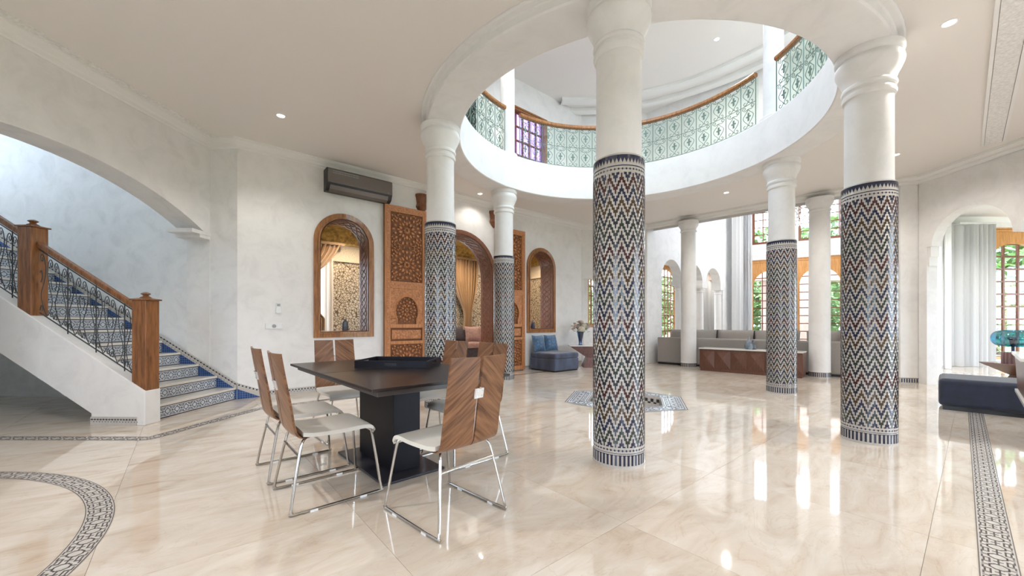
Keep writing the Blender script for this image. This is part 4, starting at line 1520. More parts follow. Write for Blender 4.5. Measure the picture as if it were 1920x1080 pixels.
def carved_door(name, label, x0, x1):
    o = thing(name, label, 'door', (P2[0] + DU[0] * x0 - DN[0] * 0.05, P2[1] + DU[1] * x0 - DN[1] * 0.05, 0), WA, kind='structure')
    w, H, fw = x1 - x0, 3.36, 0.105
    MB().box(0, w, -0.022, 0.03, 0.02, H).build('leaf', 'cedar_recess_shade', o, smooth=0)
    f = MB()
    zr_ = [(0.02, 0.12), (0.74, 0.80), (1.05, 1.12), (1.80, 1.93), (H - 0.12, H)]
    for xa, xb in ((0, fw), (w - fw, w)):
        f.box(xa, xb, -0.06, 0.03, 0.02, H)
    for za, zb in zr_:
        f.box(fw, w - fw, -0.06, -0.02, za, zb)
    f.build('frame', 'cedar', o, smooth=0, bevel=0.005)
    g = MB()
    for xa, xb in ((0.028, fw - 0.028), (w - fw + 0.028, w - 0.028)):
        g.box(xa, xb, -0.068, -0.058, 0.06, H - 0.03)
    for za, zb in ((1.83, 1.90), (H - 0.095, H - 0.03)):
        g.box(fw - 0.028, w - fw + 0.028, -0.068, -0.058, za, zb)
    g.build('carved_border', 'cedar_carved', o, smooth=0)
    c = MB()
    xa, xb = fw + 0.005, w - fw - 0.005
    cl = (xa, xb, 1.94, H - 0.125)
    for cz in (2.26, 2.92):
        rosette(c, w / 2, cz, 0.31, -0.022, clip=cl)
    for cx in (xa, xb):
        for cz in (1.93, 2.59, 3.25):
            rosette(c, cx, cz, 0.20, -0.022, 8, clip=cl)
    c.build('star_panel', 'cedar', o, smooth=0)['kind'] = 'stuff'
    # horseshoe arch panel
    a = MB()
    zs, hw = 1.36, 0.235
    top = [(w / 2 - hw * 0.86, 1.12), (w / 2 - hw * 0.86, zs - 0.12)] + [(w / 2 - hw * cos(t), zs + hw * 1.25 * sin(t)) for t in [R(-28) + (pi + R(56)) * k / 22 for k in range(23)]] + [(w / 2 + hw * 0.86, zs - 0.12), (w / 2 + hw * 0.86, 1.12)]
    sp = MB()
    xl, xr, zt = fw, w - fw, 1.80
    half = len(top) // 2
    L_ = top[:half + 1]
    R_ = top[half:]
    def fill(pts, xe):
        for (p, q) in zip(pts, pts[1:]):
            za, zb = (p[1], q[1])
            sp.quad((p[0], -0.05, za), (q[0], -0.05, zb), (xe, -0.05, zb), (xe, -0.05, za))
            sp.quad((p[0], -0.05, za), (q[0], -0.05, zb), (q[0], -0.02, zb), (p[0], -0.02, za))
    fill(L_, xl)
    fill(R_, xr)
    zt0 = top[half][1]
    sp.quad((xl, -0.05, zt0), (xr, -0.05, zt0), (xr, -0.05, zt), (xl, -0.05, zt))
    sp.build('arch_spandrel', 'cedar_carved', o, smooth=0)
    c = MB()
    rosette(c, w / 2, zs + 0.03, 0.21, -0.022, 8)
    c.build('arch_rosette', 'cedar', o, smooth=0)['kind'] = 'stuff'
    a.tube([(x, -0.054, z) for x, z in top], 0.012, 5)
    a.build('arch_moulding', 'cedar', o)
    s_ = MB()
    s_.box(fw + 0.03, w - fw - 0.03, -0.045, -0.02, 0.84, 1.01)
    s_.build('scroll_panel', 'cedar_carved', o, smooth=0)
    c = MB()
    rosette(c, w / 2, 0.43, 0.27, -0.022, 10, clip=(xa, xb, 0.125, 0.735))
    for cx in (xa, xb):
        for cz in (0.12, 0.74):
            rosette(c, cx, cz, 0.20, -0.022, 8, clip=(xa, xb, 0.125, 0.735))
    c.build('lower_panel', 'cedar', o, smooth=0)['kind'] = 'stuff'
    return o


carved_door('door_1', 'tall carved cedar door leaf folded back beside the air conditioner', 2.235, 3.10)
carved_door('door_2', 'tall carved cedar door leaf folded back beside the blue slipper chair', 4.86, 5.725)
bk_ = MB().lathe([(0, 0), (0.03, 0.02), (0.08, 0.07), (0.12, 0.13), (0.10, 0.20), (0.12, 0.32), (0.13, 0.33), (0.13, 0.38), (0, 0.38)], 8, (0, 0), pi, 2 * pi).mesh('pivot_bracket', 'red_wood', 0.4)
for s_, lb in ((3.02, 'turned wooden bracket over the door leaf nearer the stairs'), (4.84, 'turned wooden bracket over the door leaf nearer the blue chair')):
    q = onwall(s_, -0.002)
    tag(put('pivot_bracket', bk_, None, (q[0], q[1], 3.32), WA), lb, 'bracket', 'wooden brackets of the carved doors')

# dark door standing in for a dark opening on the upper gallery
do = thing('door_4', 'dark panelled door standing in for a dark opening behind the balustrade', 'door', (P2[0], P2[1], ZU), WA, kind='structure')
MB().box(3.25, 4.22, -0.05, 0.0, 0.0, 1.98).build('leaf', 'wenge', do, smooth=0)
for xa, xb in ((3.32, 3.70), (3.77, 4.15)):
    for za, zb in ((0.15, 0.85), (0.98, 1.85)):
        MB().box(xa, xb, -0.065, -0.05, za, zb).build('panel', 'wenge', do, smooth=0, bevel=0.01)
fd = MB()
fd.box(3.17, 3.25, -0.07, 0.0, 0.0, 2.06)
fd.box(4.22, 4.30, -0.07, 0.0, 0.0, 2.06)
fd.box(3.25, 4.22, -0.07, 0.0, 1.98, 2.06)
fd.build('frame', 'pedestal', do, smooth=0)

# air conditioner
q = onwall(1.20, -0.005)
ac = thing('air_conditioner', 'dark bronze split air conditioner high on the white wall', 'air conditioner', (q[0], q[1], 3.37), WA)
pr = [(0, 0.0), (-0.11, 0.0), (-0.17, 0.035), (-0.205, 0.10), (-0.215, 0.13), (-0.215, 0.355), (-0.19, 0.375), (0, 0.375)]
MB().extrude([(0, y, z) for y, z in pr], (1.13, 0, 0)).build('casing', 'ac_dark', ac, smooth=0, bevel=0.012)
MB().box(0.012, 1.118, -0.226, -0.214, 0.125, 0.352).build('front_panel', 'ac_body', ac, smooth=0, bevel=0.006)
MB().extrude([(0.05, y, z) for y, z in [(-0.12, -0.004), (-0.178, 0.03), (-0.208, 0.09), (-0.216, 0.086), (-0.186, 0.022), (-0.124, -0.012)]], (1.0, 0, 0)).build('louver', 'ac_body', ac, smooth=0)
mk = MB()
for row, z in enumerate((0.318, 0.285)):
    x = 0.09
    for k in range(9):
        l = 0.028 + 0.012 * ((k * 7 + row * 3) % 3)
        mk.box(x, x + l, -0.2275, -0.226, z, z + 0.014)
        x += l + 0.008
mk.box(1.04, 1.058, -0.2275, -0.226, 0.14, 0.158)
mk.build('markings', 'ac_mark', ac, smooth=0)
# thermostat and sockets
q = onwall(0.535, -0.001)
th = thing('thermostat', 'small white thermostat remote on the wall above the sockets', 'thermostat', (q[0], q[1], 1.30), WA)
MB().box(-0.032, 0.032, -0.022, 0, 0, 0.165).build('case', 'white_plastic', th, smooth=0, bevel=0.006)
MB().box(-0.022, 0.022, -0.024, -0.021, 0.11, 0.15).build('screen', 'grey_plastic', th, smooth=0)
MB().box(-0.038, 0.038, -0.028, 0, 0.0, 0.075).build('holder', 'white_plastic', th, smooth=0, bevel=0.004)
q = onwall(0.355, -0.001)
so = thing('wall_socket', 'white triple switch and socket plate below the thermostat', 'socket', (q[0], q[1], 1.05), WA)
MB().box(0, 0.24, -0.012, 0, 0, 0.09).build('plate', 'white_plastic', so, smooth=0, bevel=0.004)
for k in (0, 2):
    MB().box(0.012 + k * 0.074, 0.078 + k * 0.074, -0.016, -0.011, 0.012, 0.078).build('rocker', 'white_plastic', so, smooth=0, bevel=0.003)
mb = MB()
mb.tube([(0.120, -0.0135, 0.045), (0.120, -0.0145, 0.045)], 0.030, 20)
mb.build('socket_well', 'grey_plastic', so)
mb = MB()
for dx in (-0.010, 0.010):
    mb.tube([(0.120 + dx, -0.014, 0.045), (0.120 + dx, -0.016, 0.045)], 0.004, 8)
mb.build('pin_hole', 'black', so)
q = onwall(1.0, -0.001)
so2 = thing('wall_socket', 'white low socket plate behind the dining chairs', 'socket', (q[0], q[1], 0.26), WA)
MB().box(0, 0.16, -0.012, 0, 0, 0.085).build('plate', 'white_plastic', so2, smooth=0, bevel=0.004)
mb = MB()
for k in (0.04, 0.12):
    mb.tube([(k, -0.0125, 0.042), (k, -0.0145, 0.042)], 0.026, 16)
mb.build('socket_well', 'grey_plastic', so2)
# small vases on the sills
q = onwall(1.63, 0.24)
tag(MB().lathe([(0, 0), (0.045, 0), (0.055, 0.02), (0.056, 0.13), (0.045, 0.165), (0.022, 0.18), (0.022, 0.20), (0.028, 0.21), (0.0, 0.212)], 24).build('bottle_vase', 'vase_grey', None, (q[0], q[1], 1.003)), 'dark grey bottle vase on the sill under the air conditioner', 'vase')
q = onwall(6.30, 0.24)
tag(MB().lathe([(0, 0), (0.05, 0), (0.06, 0.03), (0.05, 0.10), (0.02, 0.16), (0.012, 0.20), (0.0, 0.20)], 20).build('bud_vase', 'vase_ink', None, (q[0], q[1], 1.003)), 'small ink blue bud vase on the sill above the blue chair', 'vase')


# ------------------------------------------------------------------ alcove drapes and sofa
def drape(w, h, n, depth, tie=None, flare=0.0, rows=14):
    """hanging folds along x, centred, from z=0 to h; tie=(height share, x share pulled to) gathers it"""
    mb = MB()
    def fn(u, v):
        z = h * v
        x = (u - 0.5) * w
        amp = depth
        if tie:
            k = math.exp(-((v - tie[0]) / 0.30) ** 2) if v >= tie[0] else max(0.55, math.exp(-((v - tie[0]) / 0.35) ** 2))
            x = x * (1 - 0.72 * k) + tie[1] * w * k
            amp = depth * (1 - 0.4 * k)
        else:
            x *= 1 + flare * (1 - v)
        return (x, amp * (sin(2 * pi * n * u) + 0.35 * sin(2 * pi * n * u * 2.3 + 1)) , z)
    mb.grid(fn, n * 10, rows)
    return mb


def curtain(name, label, org, ang, mats, w, h, n, depth, tie=None, hz=None, group=None, z0=0.01):
    t = thing(name, label, 'curtain', (org[0], org[1], z0), ang, group)
    drape(w, h, n, depth, tie).build('cloth', mats, t, smooth=1.2)
    hm = MB()
    hm.box(-w / 2, w / 2, -depth - 0.01, depth + 0.01, h - 0.005, h + 0.05)
    hm.build('heading', mats, t, smooth=0)
    return t


c1 = onwall(1.80, 2.50)
curtain('gold_curtain', 'gold drape tied back behind the opening under the air conditioner', c1, WA, 'gold_drape', 1.0, 2.42, 9, 0.035, (0.56, -0.42), z0=0.55)
c2 = onwall(1.62, 2.66)
curtain('sheer_curtain', 'white sheer panel beside the tied gold drape', c2, WA, 'sheer_warm', 0.95, 2.4, 8, 0.02, z0=0.55)
c3 = onwall(5.75, 2.57)
curtain('gold_curtain', 'gold drape tied back behind the wide arched doorway', c3, WA, 'gold_drape', 0.9, 2.3, 9, 0.04, (0.25, 0.1), z0=0.72)
c4 = onwall(4.6, 2.66)
curtain('sheer_curtain', 'white sheer panel behind the wide arched doorway', c4, WA, 'sheer_warm', 1.15, 2.4, 10, 0.02, z0=0.6)
q = onwall(5.0, 1.95)
ds = thing('daybed', 'low dark upholstered daybed inside the arched doorway', 'sofa', (q[0], q[1], 0), WA)
MB().box(-2.6, 2.4, -0.42, 0.42, 0.0, 0.46).build('base', 'cushion_dark', ds, smooth=0, bevel=0.03)
MB().box(-2.6, 2.4, -0.44, 0.42, 0.461, 0.62).build('mattress', 'cushion_mauve', ds, smooth=0, bevel=0.05, seg=3)
MB().box(-2.6, 2.4, 0.42, 0.50, 0.3, 0.95).build('backrest', 'cushion_dark', ds, smooth=0, bevel=0.03)
for dx, mt, lb, rz in ((0.15, 'cushion_dark', 'dark patterned cushion on the alcove daybed', 0.2), (0.55, 'cushion_mauve', 'mauve satin cushion on the alcove daybed', -0.25), (0.98, 'cushion_mauve', 'second mauve cushion at the end of the alcove daybed', 0.1)):
    p = onwall(5.0 + dx, 1.95 - 0.1 * (dx == 0.55))
    o = tag(cushion(0.46, 0.44, 0.16).build('throw_cushion', mt, None, (p[0], p[1], 0.622), WA + rz, smooth=1.2), lb, 'cushion', 'cushions on the daybed')
    o.rotation_euler[0] = R(-14)

# ------------------------------------------------------------------ dining table and chairs
TU = R(42)
TC = (-1.03, 3.24)
tb = thing('dining_table', 'dark wenge dining table on a block pedestal', 'table', (TC[0], TC[1], 0), TU)
MB().box(-0.52, 0.52, -0.94, 0.94, 0.752, 0.772).build('tabletop', 'wenge', tb, smooth=0, bevel=0.003)
MB().box(-0.47, 0.47, -0.89, 0.89, 0.715, 0.751).build('apron', 'table_frame', tb, smooth=0, bevel=0.004)
MB().box(-0.11, 0.11, -0.335, 0.335, 0.022, 0.715).build('pedestal', 'pedestal', tb, smooth=0, bevel=0.003)
MB().extrude([(x, y, 0.0) for x, y in [(-0.25, -0.47), (0.25, -0.47), (0.25, 0.47), (-0.25, 0.47)]], (0, 0, 0.018)).build('base_plate', 'steel_plate', tb, smooth=0, bevel=0.004)
jn = MB().box(-0.52, 0.52, -0.0015, 0.0015, 0.7718, 0.7726).build('leaf_joint', 'pedestal', tb, smooth=0)
# tray
tr = thing('serving_tray', 'black leather serving tray with handle slots on the dining table', 'tray', (-0.985, 3.42, 0.7725), R(-5))
MB().box(-0.31, 0.31, -0.21, 0.21, 0.0, 0.008).build('bottom', 'felt', tr, smooth=0)
for y in (-0.21, 0.198):
    MB().box(-0.31, 0.31, y, y + 0.012, 0.008, 0.062).build('side', 'black_leather', tr, smooth=0, bevel=0.002)
for x in (-0.31, 0.298):
    e = MB()
    e.box(x, x + 0.012, -0.198, -0.055, 0.008, 0.062)
    e.box(x, x + 0.012, 0.055, 0.198, 0.008, 0.062)
    e.box(x, x + 0.012, -0.055, 0.055, 0.008, 0.028)
    e.box(x, x + 0.012, -0.055, 0.055, 0.048, 0.062)
    e.build('end', 'black_leather', tr, smooth=0)
MB().box(-0.05, 0.05, -0.2125, -0.2095, 0.024, 0.042).build('handle_slot', 'black', tr, smooth=0)


def make_chair(label):
    """faces +Y"""
    t = thing('dining_chair', label, 'chair', group='chairs around the dining table')
    rr = 0.0085
    for q in (-1, 1):
        pts = [(q * 0.165, 0.205, 0.442), (q * 0.180, 0.218, 0.425), (q * 0.195, 0.232, 0.38), (q * 0.243, 0.268, 0.055), (q * 0.247, 0.266, 0.022), (q * 0.248, 0.240, 0.0095),
               (q * 0.248, -0.245, 0.0095), (q * 0.247, -0.268, 0.022), (q * 0.243, -0.272, 0.055), (q * 0.195, -0.215, 0.36), (q * 0.180, -0.195, 0.418), (q * 0.165, -0.175, 0.432)]
        MB().tube(crom(pts, 4), rr, 8).build('sled_leg', 'chrome', t)
        for y in (-0.15, 0.15):
            MB().box(q * 0.248 - 0.011, q * 0.248 + 0.011, y - 0.022, y + 0.022, 0.0, 0.012).build('glide', 'white_plastic', t, smooth=0)
    MB().tube([(-0.199, -0.222, 0.335), (0.199, -0.222, 0.335)], rr, 8).build('cross_bar', 'chrome', t)
    MB().tube([(-0.172, 0.16, 0.436), (0.172, 0.16, 0.436)], rr, 8).build('cross_bar', 'chrome', t)
    # seat: padded, waterfall front
    pth = crom([(-0.20, 0.475), (-0.12, 0.462), (0.05, 0.458), (0.16, 0.462), (0.215, 0.455), (0.240, 0.432), (0.245, 0.415)], 5)
    def seat(part0, part1, wide, th, lift):
        mb = MB()
        n_ = len(pth)
        def fn(u, v):
            y, z = pth[min(n_ - 1, int(round(v * (n_ - 1))))]
            x = (u - 0.5) * 2
            ed = (1 - abs(x) ** 6) * 0.5 + 0.5
            return (x * wide, y, z + lift + th * 0.25 * ed)
        mb.grid(fn, 10, n_ - 1)
        def fb(u, v):
            y, z = pth[min(n_ - 1, int(round(v * (n_ - 1))))]
            x = (0.5 - u) * 2
            k = 0.4 if v > 0.9 else 1
            return (x * wide, y - (0.012 if v > 0.8 else 0), z - th * k)
        mb.grid(fb, 10, n_ - 1)
        w = 11
        tot = w * n_
        for j in range(n_ - 1):
            mb.f.append([j * w, (j + 1) * w, tot + (j + 1) * w + 10, tot + j * w + 10]); mb.m.append(0)
            mb.f.append([(j + 1) * w + 10, j * w + 10, tot + j * w, tot + (j + 1) * w]); mb.m.append(0)
        j = n_ - 1
        for i in range(10):
            mb.f.append([j * w + i + 1, j * w + i, tot + j * w + 10 - i, tot + j * w + 9 - i]); mb.m.append(0)
            mb.f.append([i, i + 1, tot + 9 - i, tot + 10 - i]); mb.m.append(0)
        return mb
    seat(0, 1, 0.215, 0.022, 0.0).build('seat', 'leather', t, smooth=0.7)
    # bent plywood back in two halves
    side = crom([(-0.16, 0.440), (-0.195, 0.442), (-0.222, 0.462), (-0.240, 0.51), (-0.262, 0.66), (-0.290, 0.82), (-0.312, 0.96)], 6)
    for q, mt in ((-1, 'walnut_a'), (1, 'walnut_b')):
        mb = MB()
        n_ = len(side)
        xi = 0.007
        for s_, off in ((0, 0.0), (1, 0.013)):
            def fn(u, v):
                y, z = side[min(n_ - 1, int(round(v * (n_ - 1))))]
                f = max(0, (z - 0.44) / 0.52)
                xo = 0.212 - 0.010 * f
                xin = xi + 0.004 * f
                x = xin + (xo - xin) * u
                cv = -0.018 * (1 - (x / 0.21) ** 2)
                return (q * x, y + cv - off, z + (0.004 * u if v > 0.99 else 0))
            mb.grid(fn, 5, n_ - 1)
        w, tot = 6, 6 * n_
        for j in range(n_ - 1):
            mb.f.append([j * w, (j + 1) * w, tot + (j + 1) * w, tot + j * w]); mb.m.append(0)
            mb.f.append([(j + 1) * w + 5, j * w + 5, tot + j * w + 5, tot + (j + 1) * w + 5]); mb.m.append(0)
        j = n_ - 1
        for i in range(5):
            mb.f.append([j * w + i, j * w + i + 1, tot + j * w + i + 1, tot + j * w + i]); mb.m.append(0)
        mb.build('backrest', mt, t, smooth=0.7)
    hg = MB()
    ang_ = R(-9)
    def hp(x, y, z):
        return (x, -0.3135 + y - 0.17 * (z), 0.755 + z)
    hg.hexa([hp(-0.031, -0.004, -0.028), hp(0.031, -0.004, -0.028), hp(0.031, 0.006, -0.028), hp(-0.031, 0.006, -0.028), hp(-0.031, -0.004, 0.028), hp(0.031, -0.004, 0.028), hp(0.031, 0.006, 0.028), hp(-0.031, 0.006, 0.028)])
    h_ = hg.build('hinge_plate', 'white_stone', t, smooth=0)
    sc = MB()
    for sx in (-0.02, 0.02):
        for sz in (-0.016, 0.016):
            MB().tube([hp(sx, -0.004, sz), hp(sx, -0.0065, sz)], 0.004, 6).build('hinge_screw', 'chrome', h_)
    MB().tube([hp(0, -0.004, 0.028), hp(0, -0.004, 0.038)], 0.008, 8).build('hinge_pin', 'chrome', h_)
    MB().tube([(0, y - 0.022, z) for y, z in side if 0.445 < z < 0.70], 0.0035, 5).build('spine_rod', 'chrome', t)
    return t


u_, v_ = (cos(TU), sin(TU)), (-sin(TU), cos(TU))
seats = [(-0.105, -1.037, 137 - 90, 'walnut-backed dining chair at the near end of the table, back to the viewer'),
         (-0.555, -0.27, 41 - 90, 'walnut-backed dining chair on the stair side, nearer the viewer'),
         (-0.56, 0.34, 41 - 90, 'walnut-backed dining chair on the stair side, nearer the stairs'),
         (0.0, 1.04, -48 - 90, 'walnut-backed dining chair at the far end, below the arched opening'),
         (0.56, 0.30, 222 - 90, 'walnut-backed dining chair across the table, nearer the carved doors'),
         (0.56, -0.30, 222 - 90, 'walnut-backed dining chair across the table, nearer the foreground column')]
proto = None
for (uu, vv, dg, lb) in seats:
    x, y = TC[0] + u_[0] * uu + v_[0] * vv, TC[1] + u_[1] * uu + v_[1] * vv
    if proto is None:
        proto = make_chair(lb)
        proto.location, proto.rotation_euler = (x, y, 0), (0, 0, R(dg))
    else:
        copy_tree(proto, None, (x, y, 0), R(dg), lb)

# ------------------------------------------------------------------ blue slipper chair and flower table
sc0 = thing('slipper_chair', 'armless blue velvet slipper chair against the long wall', 'chair', (1.035, 9.54, 0), WA)
MB().box(-0.40, 0.40, -0.40, 0.40, 0.0, 0.03).build('plinth', 'black', sc0, smooth=0)
MB().box(-0.42, 0.42, -0.42, 0.42, 0.03, 0.30).build('base', 'slate_velvet', sc0, smooth=0, bevel=0.02)
MB().box(-0.425, 0.425, -0.43, 0.42, 0.30, 0.435).build('seat_cushion', 'slate_velvet', sc0, smooth=0, bevel=0.045, seg=4)
for x, rz, lb in ((-0.215, 0.05, 'crushed blue velvet cushion on the slipper chair, nearer the carved door'), (0.205, -0.08, 'paler crushed blue velvet cushion on the slipper chair, nearer the flower vase')):
    p = (1.035 + DU[0] * x + DN[0] * 0.26, 9.54 + DU[1] * x + DN[1] * 0.26)
    o = tag(cushion(0.40, 0.42, 0.16).build('velvet_cushion', 'blue_velvet', None, (p[0], p[1], 0.436), WA + rz, smooth=1.2), lb, 'cushion', 'cushions on the slipper chair')
    o.rotation_euler[0] = R(-16)


def facet_table(name, label, loc, rz, w, d, h, mat, topmat=None):
    """low table of two opposed faceted blocks: a flat tip-pointed slab on a splayed foot"""
    t = thing(name, label, 'table', loc, rz)
    a = [(-w / 2, -d / 2, h), (w / 2, -d / 2, h), (w / 2, d / 2, h), (-w / 2, d / 2, h)]
    b = [(-w * 0.12, -d * 0.3, h * 0.45), (w * 0.22, -d * 0.3, h * 0.45), (w * 0.22, d * 0.3, h * 0.45), (-w * 0.12, d * 0.3, h * 0.45)]
    MB().hexa(b + [(x, y, z - 0.014) for x, y, z in a]).build('upper_block', mat, t, smooth=0)
    f = [(-w * 0.20, -d * 0.42, 0), (w * 0.40, -d * 0.42, 0), (w * 0.40, d * 0.42, 0), (-w * 0.20, d * 0.42, 0)]
    MB().hexa(f + [(x, y, z) for x, y, z in b]).build('foot', mat, t, smooth=0)
    MB().hexa([(x, y, z - 0.014) for x, y, z in a] + a).build('top', topmat or mat, t, smooth=0)
    return t


facet_table('facet_table', 'mauve brown faceted side table carrying the flower vase', (2.07, 10.17, 0), WA - 0.75, 1.15, 0.62, 0.56, 'mauve_lacquer', 'white_stone')
fl = thing('flower_vase', 'tall blue glass vase filled with cream and pink flowers', 'vase', (1.80, 10.25, 0.561))
MB().lathe([(0, 0), (0.055, 0), (0.05, 0.01), (0.042, 0.05), (0.05, 0.14), (0.08, 0.30), (0.092, 0.37), (0.088, 0.37), (0.076, 0.30), (0.045, 0.14), (0.036, 0.06), (0, 0.05)], 24).build('vase', 'blue_glass', fl)
rnd = random.Random(5)


def bloom(r, mats):
    mb = MB()
    for ring, (n_, tilt, k) in enumerate(((5, 0.25, 0.45), (7, 0.75, 0.75), (8, 1.25, 1.0))):
        for i in range(n_):
            a = 2 * pi * i / n_ + ring * 0.4
            w = r * 0.48 * k
            d = Vector((cos(a) * sin(tilt), sin(a) * sin(tilt), cos(tilt)))
            s_ = Vector((-sin(a), cos(a), 0))
            p0, p1, p2 = Vector((0, 0, 0)), d * r * k * 0.6, d * r * k + Vector((0, 0, r * 0.15))
            mb.add([p0, p1 - s_ * w, p2 - s_ * w * 0.6, p2 + s_ * w * 0.6, p1 + s_ * w], [(0, 1, 2, 3, 4)])
    return mb.mesh('bloom', mats, 1.0)


bm1, bm2 = bloom(0.095, 'petal_cream'), bloom(0.09, 'petal')
stm = MB()
for i in range(17):
    a, rr = rnd.uniform(0, 2 * pi), 0.03 + 0.2 * sqrt(rnd.random())
    h = 0.60 - rr * 0.7 + rnd.uniform(-0.05, 0.04)
    p = (rr * cos(a), rr * sin(a), h)
    o = put('bloom', bm1 if i % 2 else bm2, fl, p)
    o.rotation_euler = (-sin(a) * rr * 4, cos(a) * rr * 4, rnd.random() * 6)
    stm.tube([(0.02 * cos(a), 0.02 * sin(a), 0.12), (0.05 * cos(a), 0.05 * sin(a), 0.36), (p[0] * 0.97, p[1] * 0.97, p[2] - 0.01)], 0.004, 5)
stm.build('stems', 'leaf', fl)
lfm = MB()
for i in range(34):
    a, rr = rnd.uniform(0, 2 * pi), rnd.uniform(0.08, 0.26)
    c = Vector((rr * cos(a), rr * sin(a), rnd.uniform(0.34, 0.58)))
    d = Vector((cos(a), sin(a), rnd.uniform(-0.3, 0.7))).normalized() * 0.06
    s_ = Vector((-sin(a), cos(a), rnd.uniform(-0.3, 0.3))) * 0.022
    lfm.add([c - d, c + s_, c + d, c - s_], [(0, 1, 2, 3)])
lfm.build('leaves', 'leaf', fl, smooth=0)

# ------------------------------------------------------------------ salon: sofa, sideboard, curtains, chandelier
SA = atan2(-3.52, 3.61)
sx0, sy0 = 4.12, 10.98
sofa = thing('corner_sofa', 'long grey fabric sofa seen from behind, backing onto the white columns', 'sofa', (sx0, sy0, 0), SA)
SLN = 4.6
MB().box(0.0, SLN, 0.0, 1.0, 0.0, 0.05).build('plinth', 'black', sofa, smooth=0)
MB().box(-0.01, SLN, 0.25, 1.05, 0.05, 0.32).build('base', 'sofa_grey', sofa, smooth=0, bevel=0.03)
edges = [-0.02, 0.95, 2.55, 3.0, SLN]
for a_, b2 in ((-0.02, 0.92), (0.925, 2.60), (2.605, SLN)):
    MB().box(a_, b2, -0.02, 0.24, 0.045, 0.745).build('backrest', 'sofa_grey', sofa, smooth=0, bevel=0.035, seg=3)
for k in range(4):
    MB().box(0.0 + k * 1.13, 1.12 + k * 1.13, 0.26, 1.06, 0.32, 0.46).build('seat_cushion', 'sofa_grey', sofa, smooth=0, bevel=0.05, seg=3)
MB().box(-0.02, 0.25, 0.245, 1.06, 0.045, 0.62).build('armrest', 'sofa_grey', sofa, smooth=0, bevel=0.035, seg=3)
for x, w in ((0.42, 0.40), (1.02, 0.80), (1.86, 0.82), (2.75, 0.92), (3.62, 0.60), (4.25, 0.66)):
    o = cushion(w, 0.47, 0.24, 14, 10, pinch=0.03).build('back_cushion', 'sofa_grey', sofa, (x, 0.30, 0.50), smooth=1.2)
    o.rotation_euler = (R(-8), 0, 0.0)


def sofa_at(x, y):
    return (sx0 + cos(SA) * x - sin(SA) * y, sy0 + sin(SA) * x + cos(SA) * y)


for (x, y, w, h, mt, lb) in ((0.50, 0.75, 0.5, 0.42, 'sofa_grey', 'grey cushion turned sideways at the open end of the sofa'), (1.18, 0.62, 0.42, 0.50, 'cushion_dark', 'dark cushion peeking over the sofa back near the white column'), (2.30, 0.62, 0.5, 0.50, 'cushion_dark', 'dark cushion peeking over the sofa back near the window')):
    p = sofa_at(x, y)
    tag(cushion(w, h, 0.16).build('scatter_cushion', mt, None, (p[0], p[1], 0.462), SA + 0.25, smooth=1.2), lb, 'cushion', 'scatter cushions on the grey sofa')
# sideboard with pyramid-faceted doors
sb = thing('sideboard', 'low brown lacquer sideboard with pyramid-faceted doors and stone top', 'sideboard', (4.52, 9.40, 0), SA)
BLN = 2.02
MB().box(0.02, BLN - 0.02, 0.02, 0.40, 0.0, 0.06).build('plinth', 'brown_lacquer', sb, smooth=0)
MB().box(0.0, BLN, 0.02, 0.42, 0.06, 0.52).build('body', 'brown_lacquer', sb, smooth=0)
MB().box(-0.01, BLN + 0.01, -0.01, 0.43, 0.52, 0.545).build('top', 'white_stone', sb, smooth=0, bevel=0.003)
dw = BLN / 6
dmx = MB()
x0_, x1_, z0_, z1_ = 0.004, dw - 0.004, 0.0, 0.445
dmx.add([(x0_, 0, z0_), (x1_, 0, z0_), (x1_, 0, z1_), (x0_, 0, z1_), (dw / 2, -0.055, 0.245)], [(0, 1, 4), (1, 2, 4), (2, 3, 4), (3, 0, 4)])
dmx = dmx.mesh('door', 'brown_lacquer', 0)
for k in range(6):
    put('door', dmx, sb, (k * dw, 0.018, 0.07))
ov = (4.52 + cos(SA) * 1.0 - sin(SA) * 0.2, 9.40 + sin(SA) * 1.0 + cos(SA) * 0.2)
vs = thing('glazed_vase', 'blue grey glazed double vase on the sideboard', 'vase', (ov[0], ov[1], 0.5455), 0.3)
MB().lathe([(0, 0), (0.07, 0), (0.085, 0.03), (0.082, 0.10), (0.06, 0.17), (0.022, 0.21), (0.016, 0.27), (0.02, 0.29), (0, 0.29)], 24).build('vase', 'vase_blue_grey', vs)
MB().lathe([(0, 0), (0.06, 0), (0.075, 0.03), (0.07, 0.09), (0.045, 0.14), (0.018, 0.17), (0.014, 0.21), (0, 0.21)], 24, (0.10, -0.03)).build('small_vase', 'vase_grey', vs)


def fac(k, y=0.0):
    return (ARC_END[0] + cos(FA) * k - sin(FA) * y, ARC_END[1] + sin(FA) * k + cos(FA) * y)


q = fac(-0.02, -0.35)
curtain('tall_curtain', 'tall white double-height curtain in the salon corner', q, FA, 'curtain', 0.85, 6.0, 9, 0.07)
q = onwall(5.75, -0.25, P4)
curtain('tall_curtain', 'tall white curtain against the arcade wall of the salon', q, WA, 'curtain', 0.75, 6.0, 7, 0.06)
q = onwall(8.1, 1.75, P4)
curtain('gallery_curtain', 'white gallery curtain seen through the second and third arch', q, WA, 'curtain', 3.4, 3.45, 26, 0.06)
q = onwall(-0.85, 1.85, P4)
curtain('gallery_curtain', 'narrow white curtain beside the small window behind the flowers', q, WA, 'sheer', 0.55, 3.3, 6, 0.04)
curtain('garden_curtain', 'white pleated curtain gathered beside the large garden room window', (12.08, 10.20), 0, 'curtain', 0.94, 3.70, 11, 0.10)
curtain('garden_curtain', 'white pleated curtain panel hanging behind the pier edge', (10.88, 9.72), R(40), 'curtain', 0.42, 3.70, 5, 0.05)

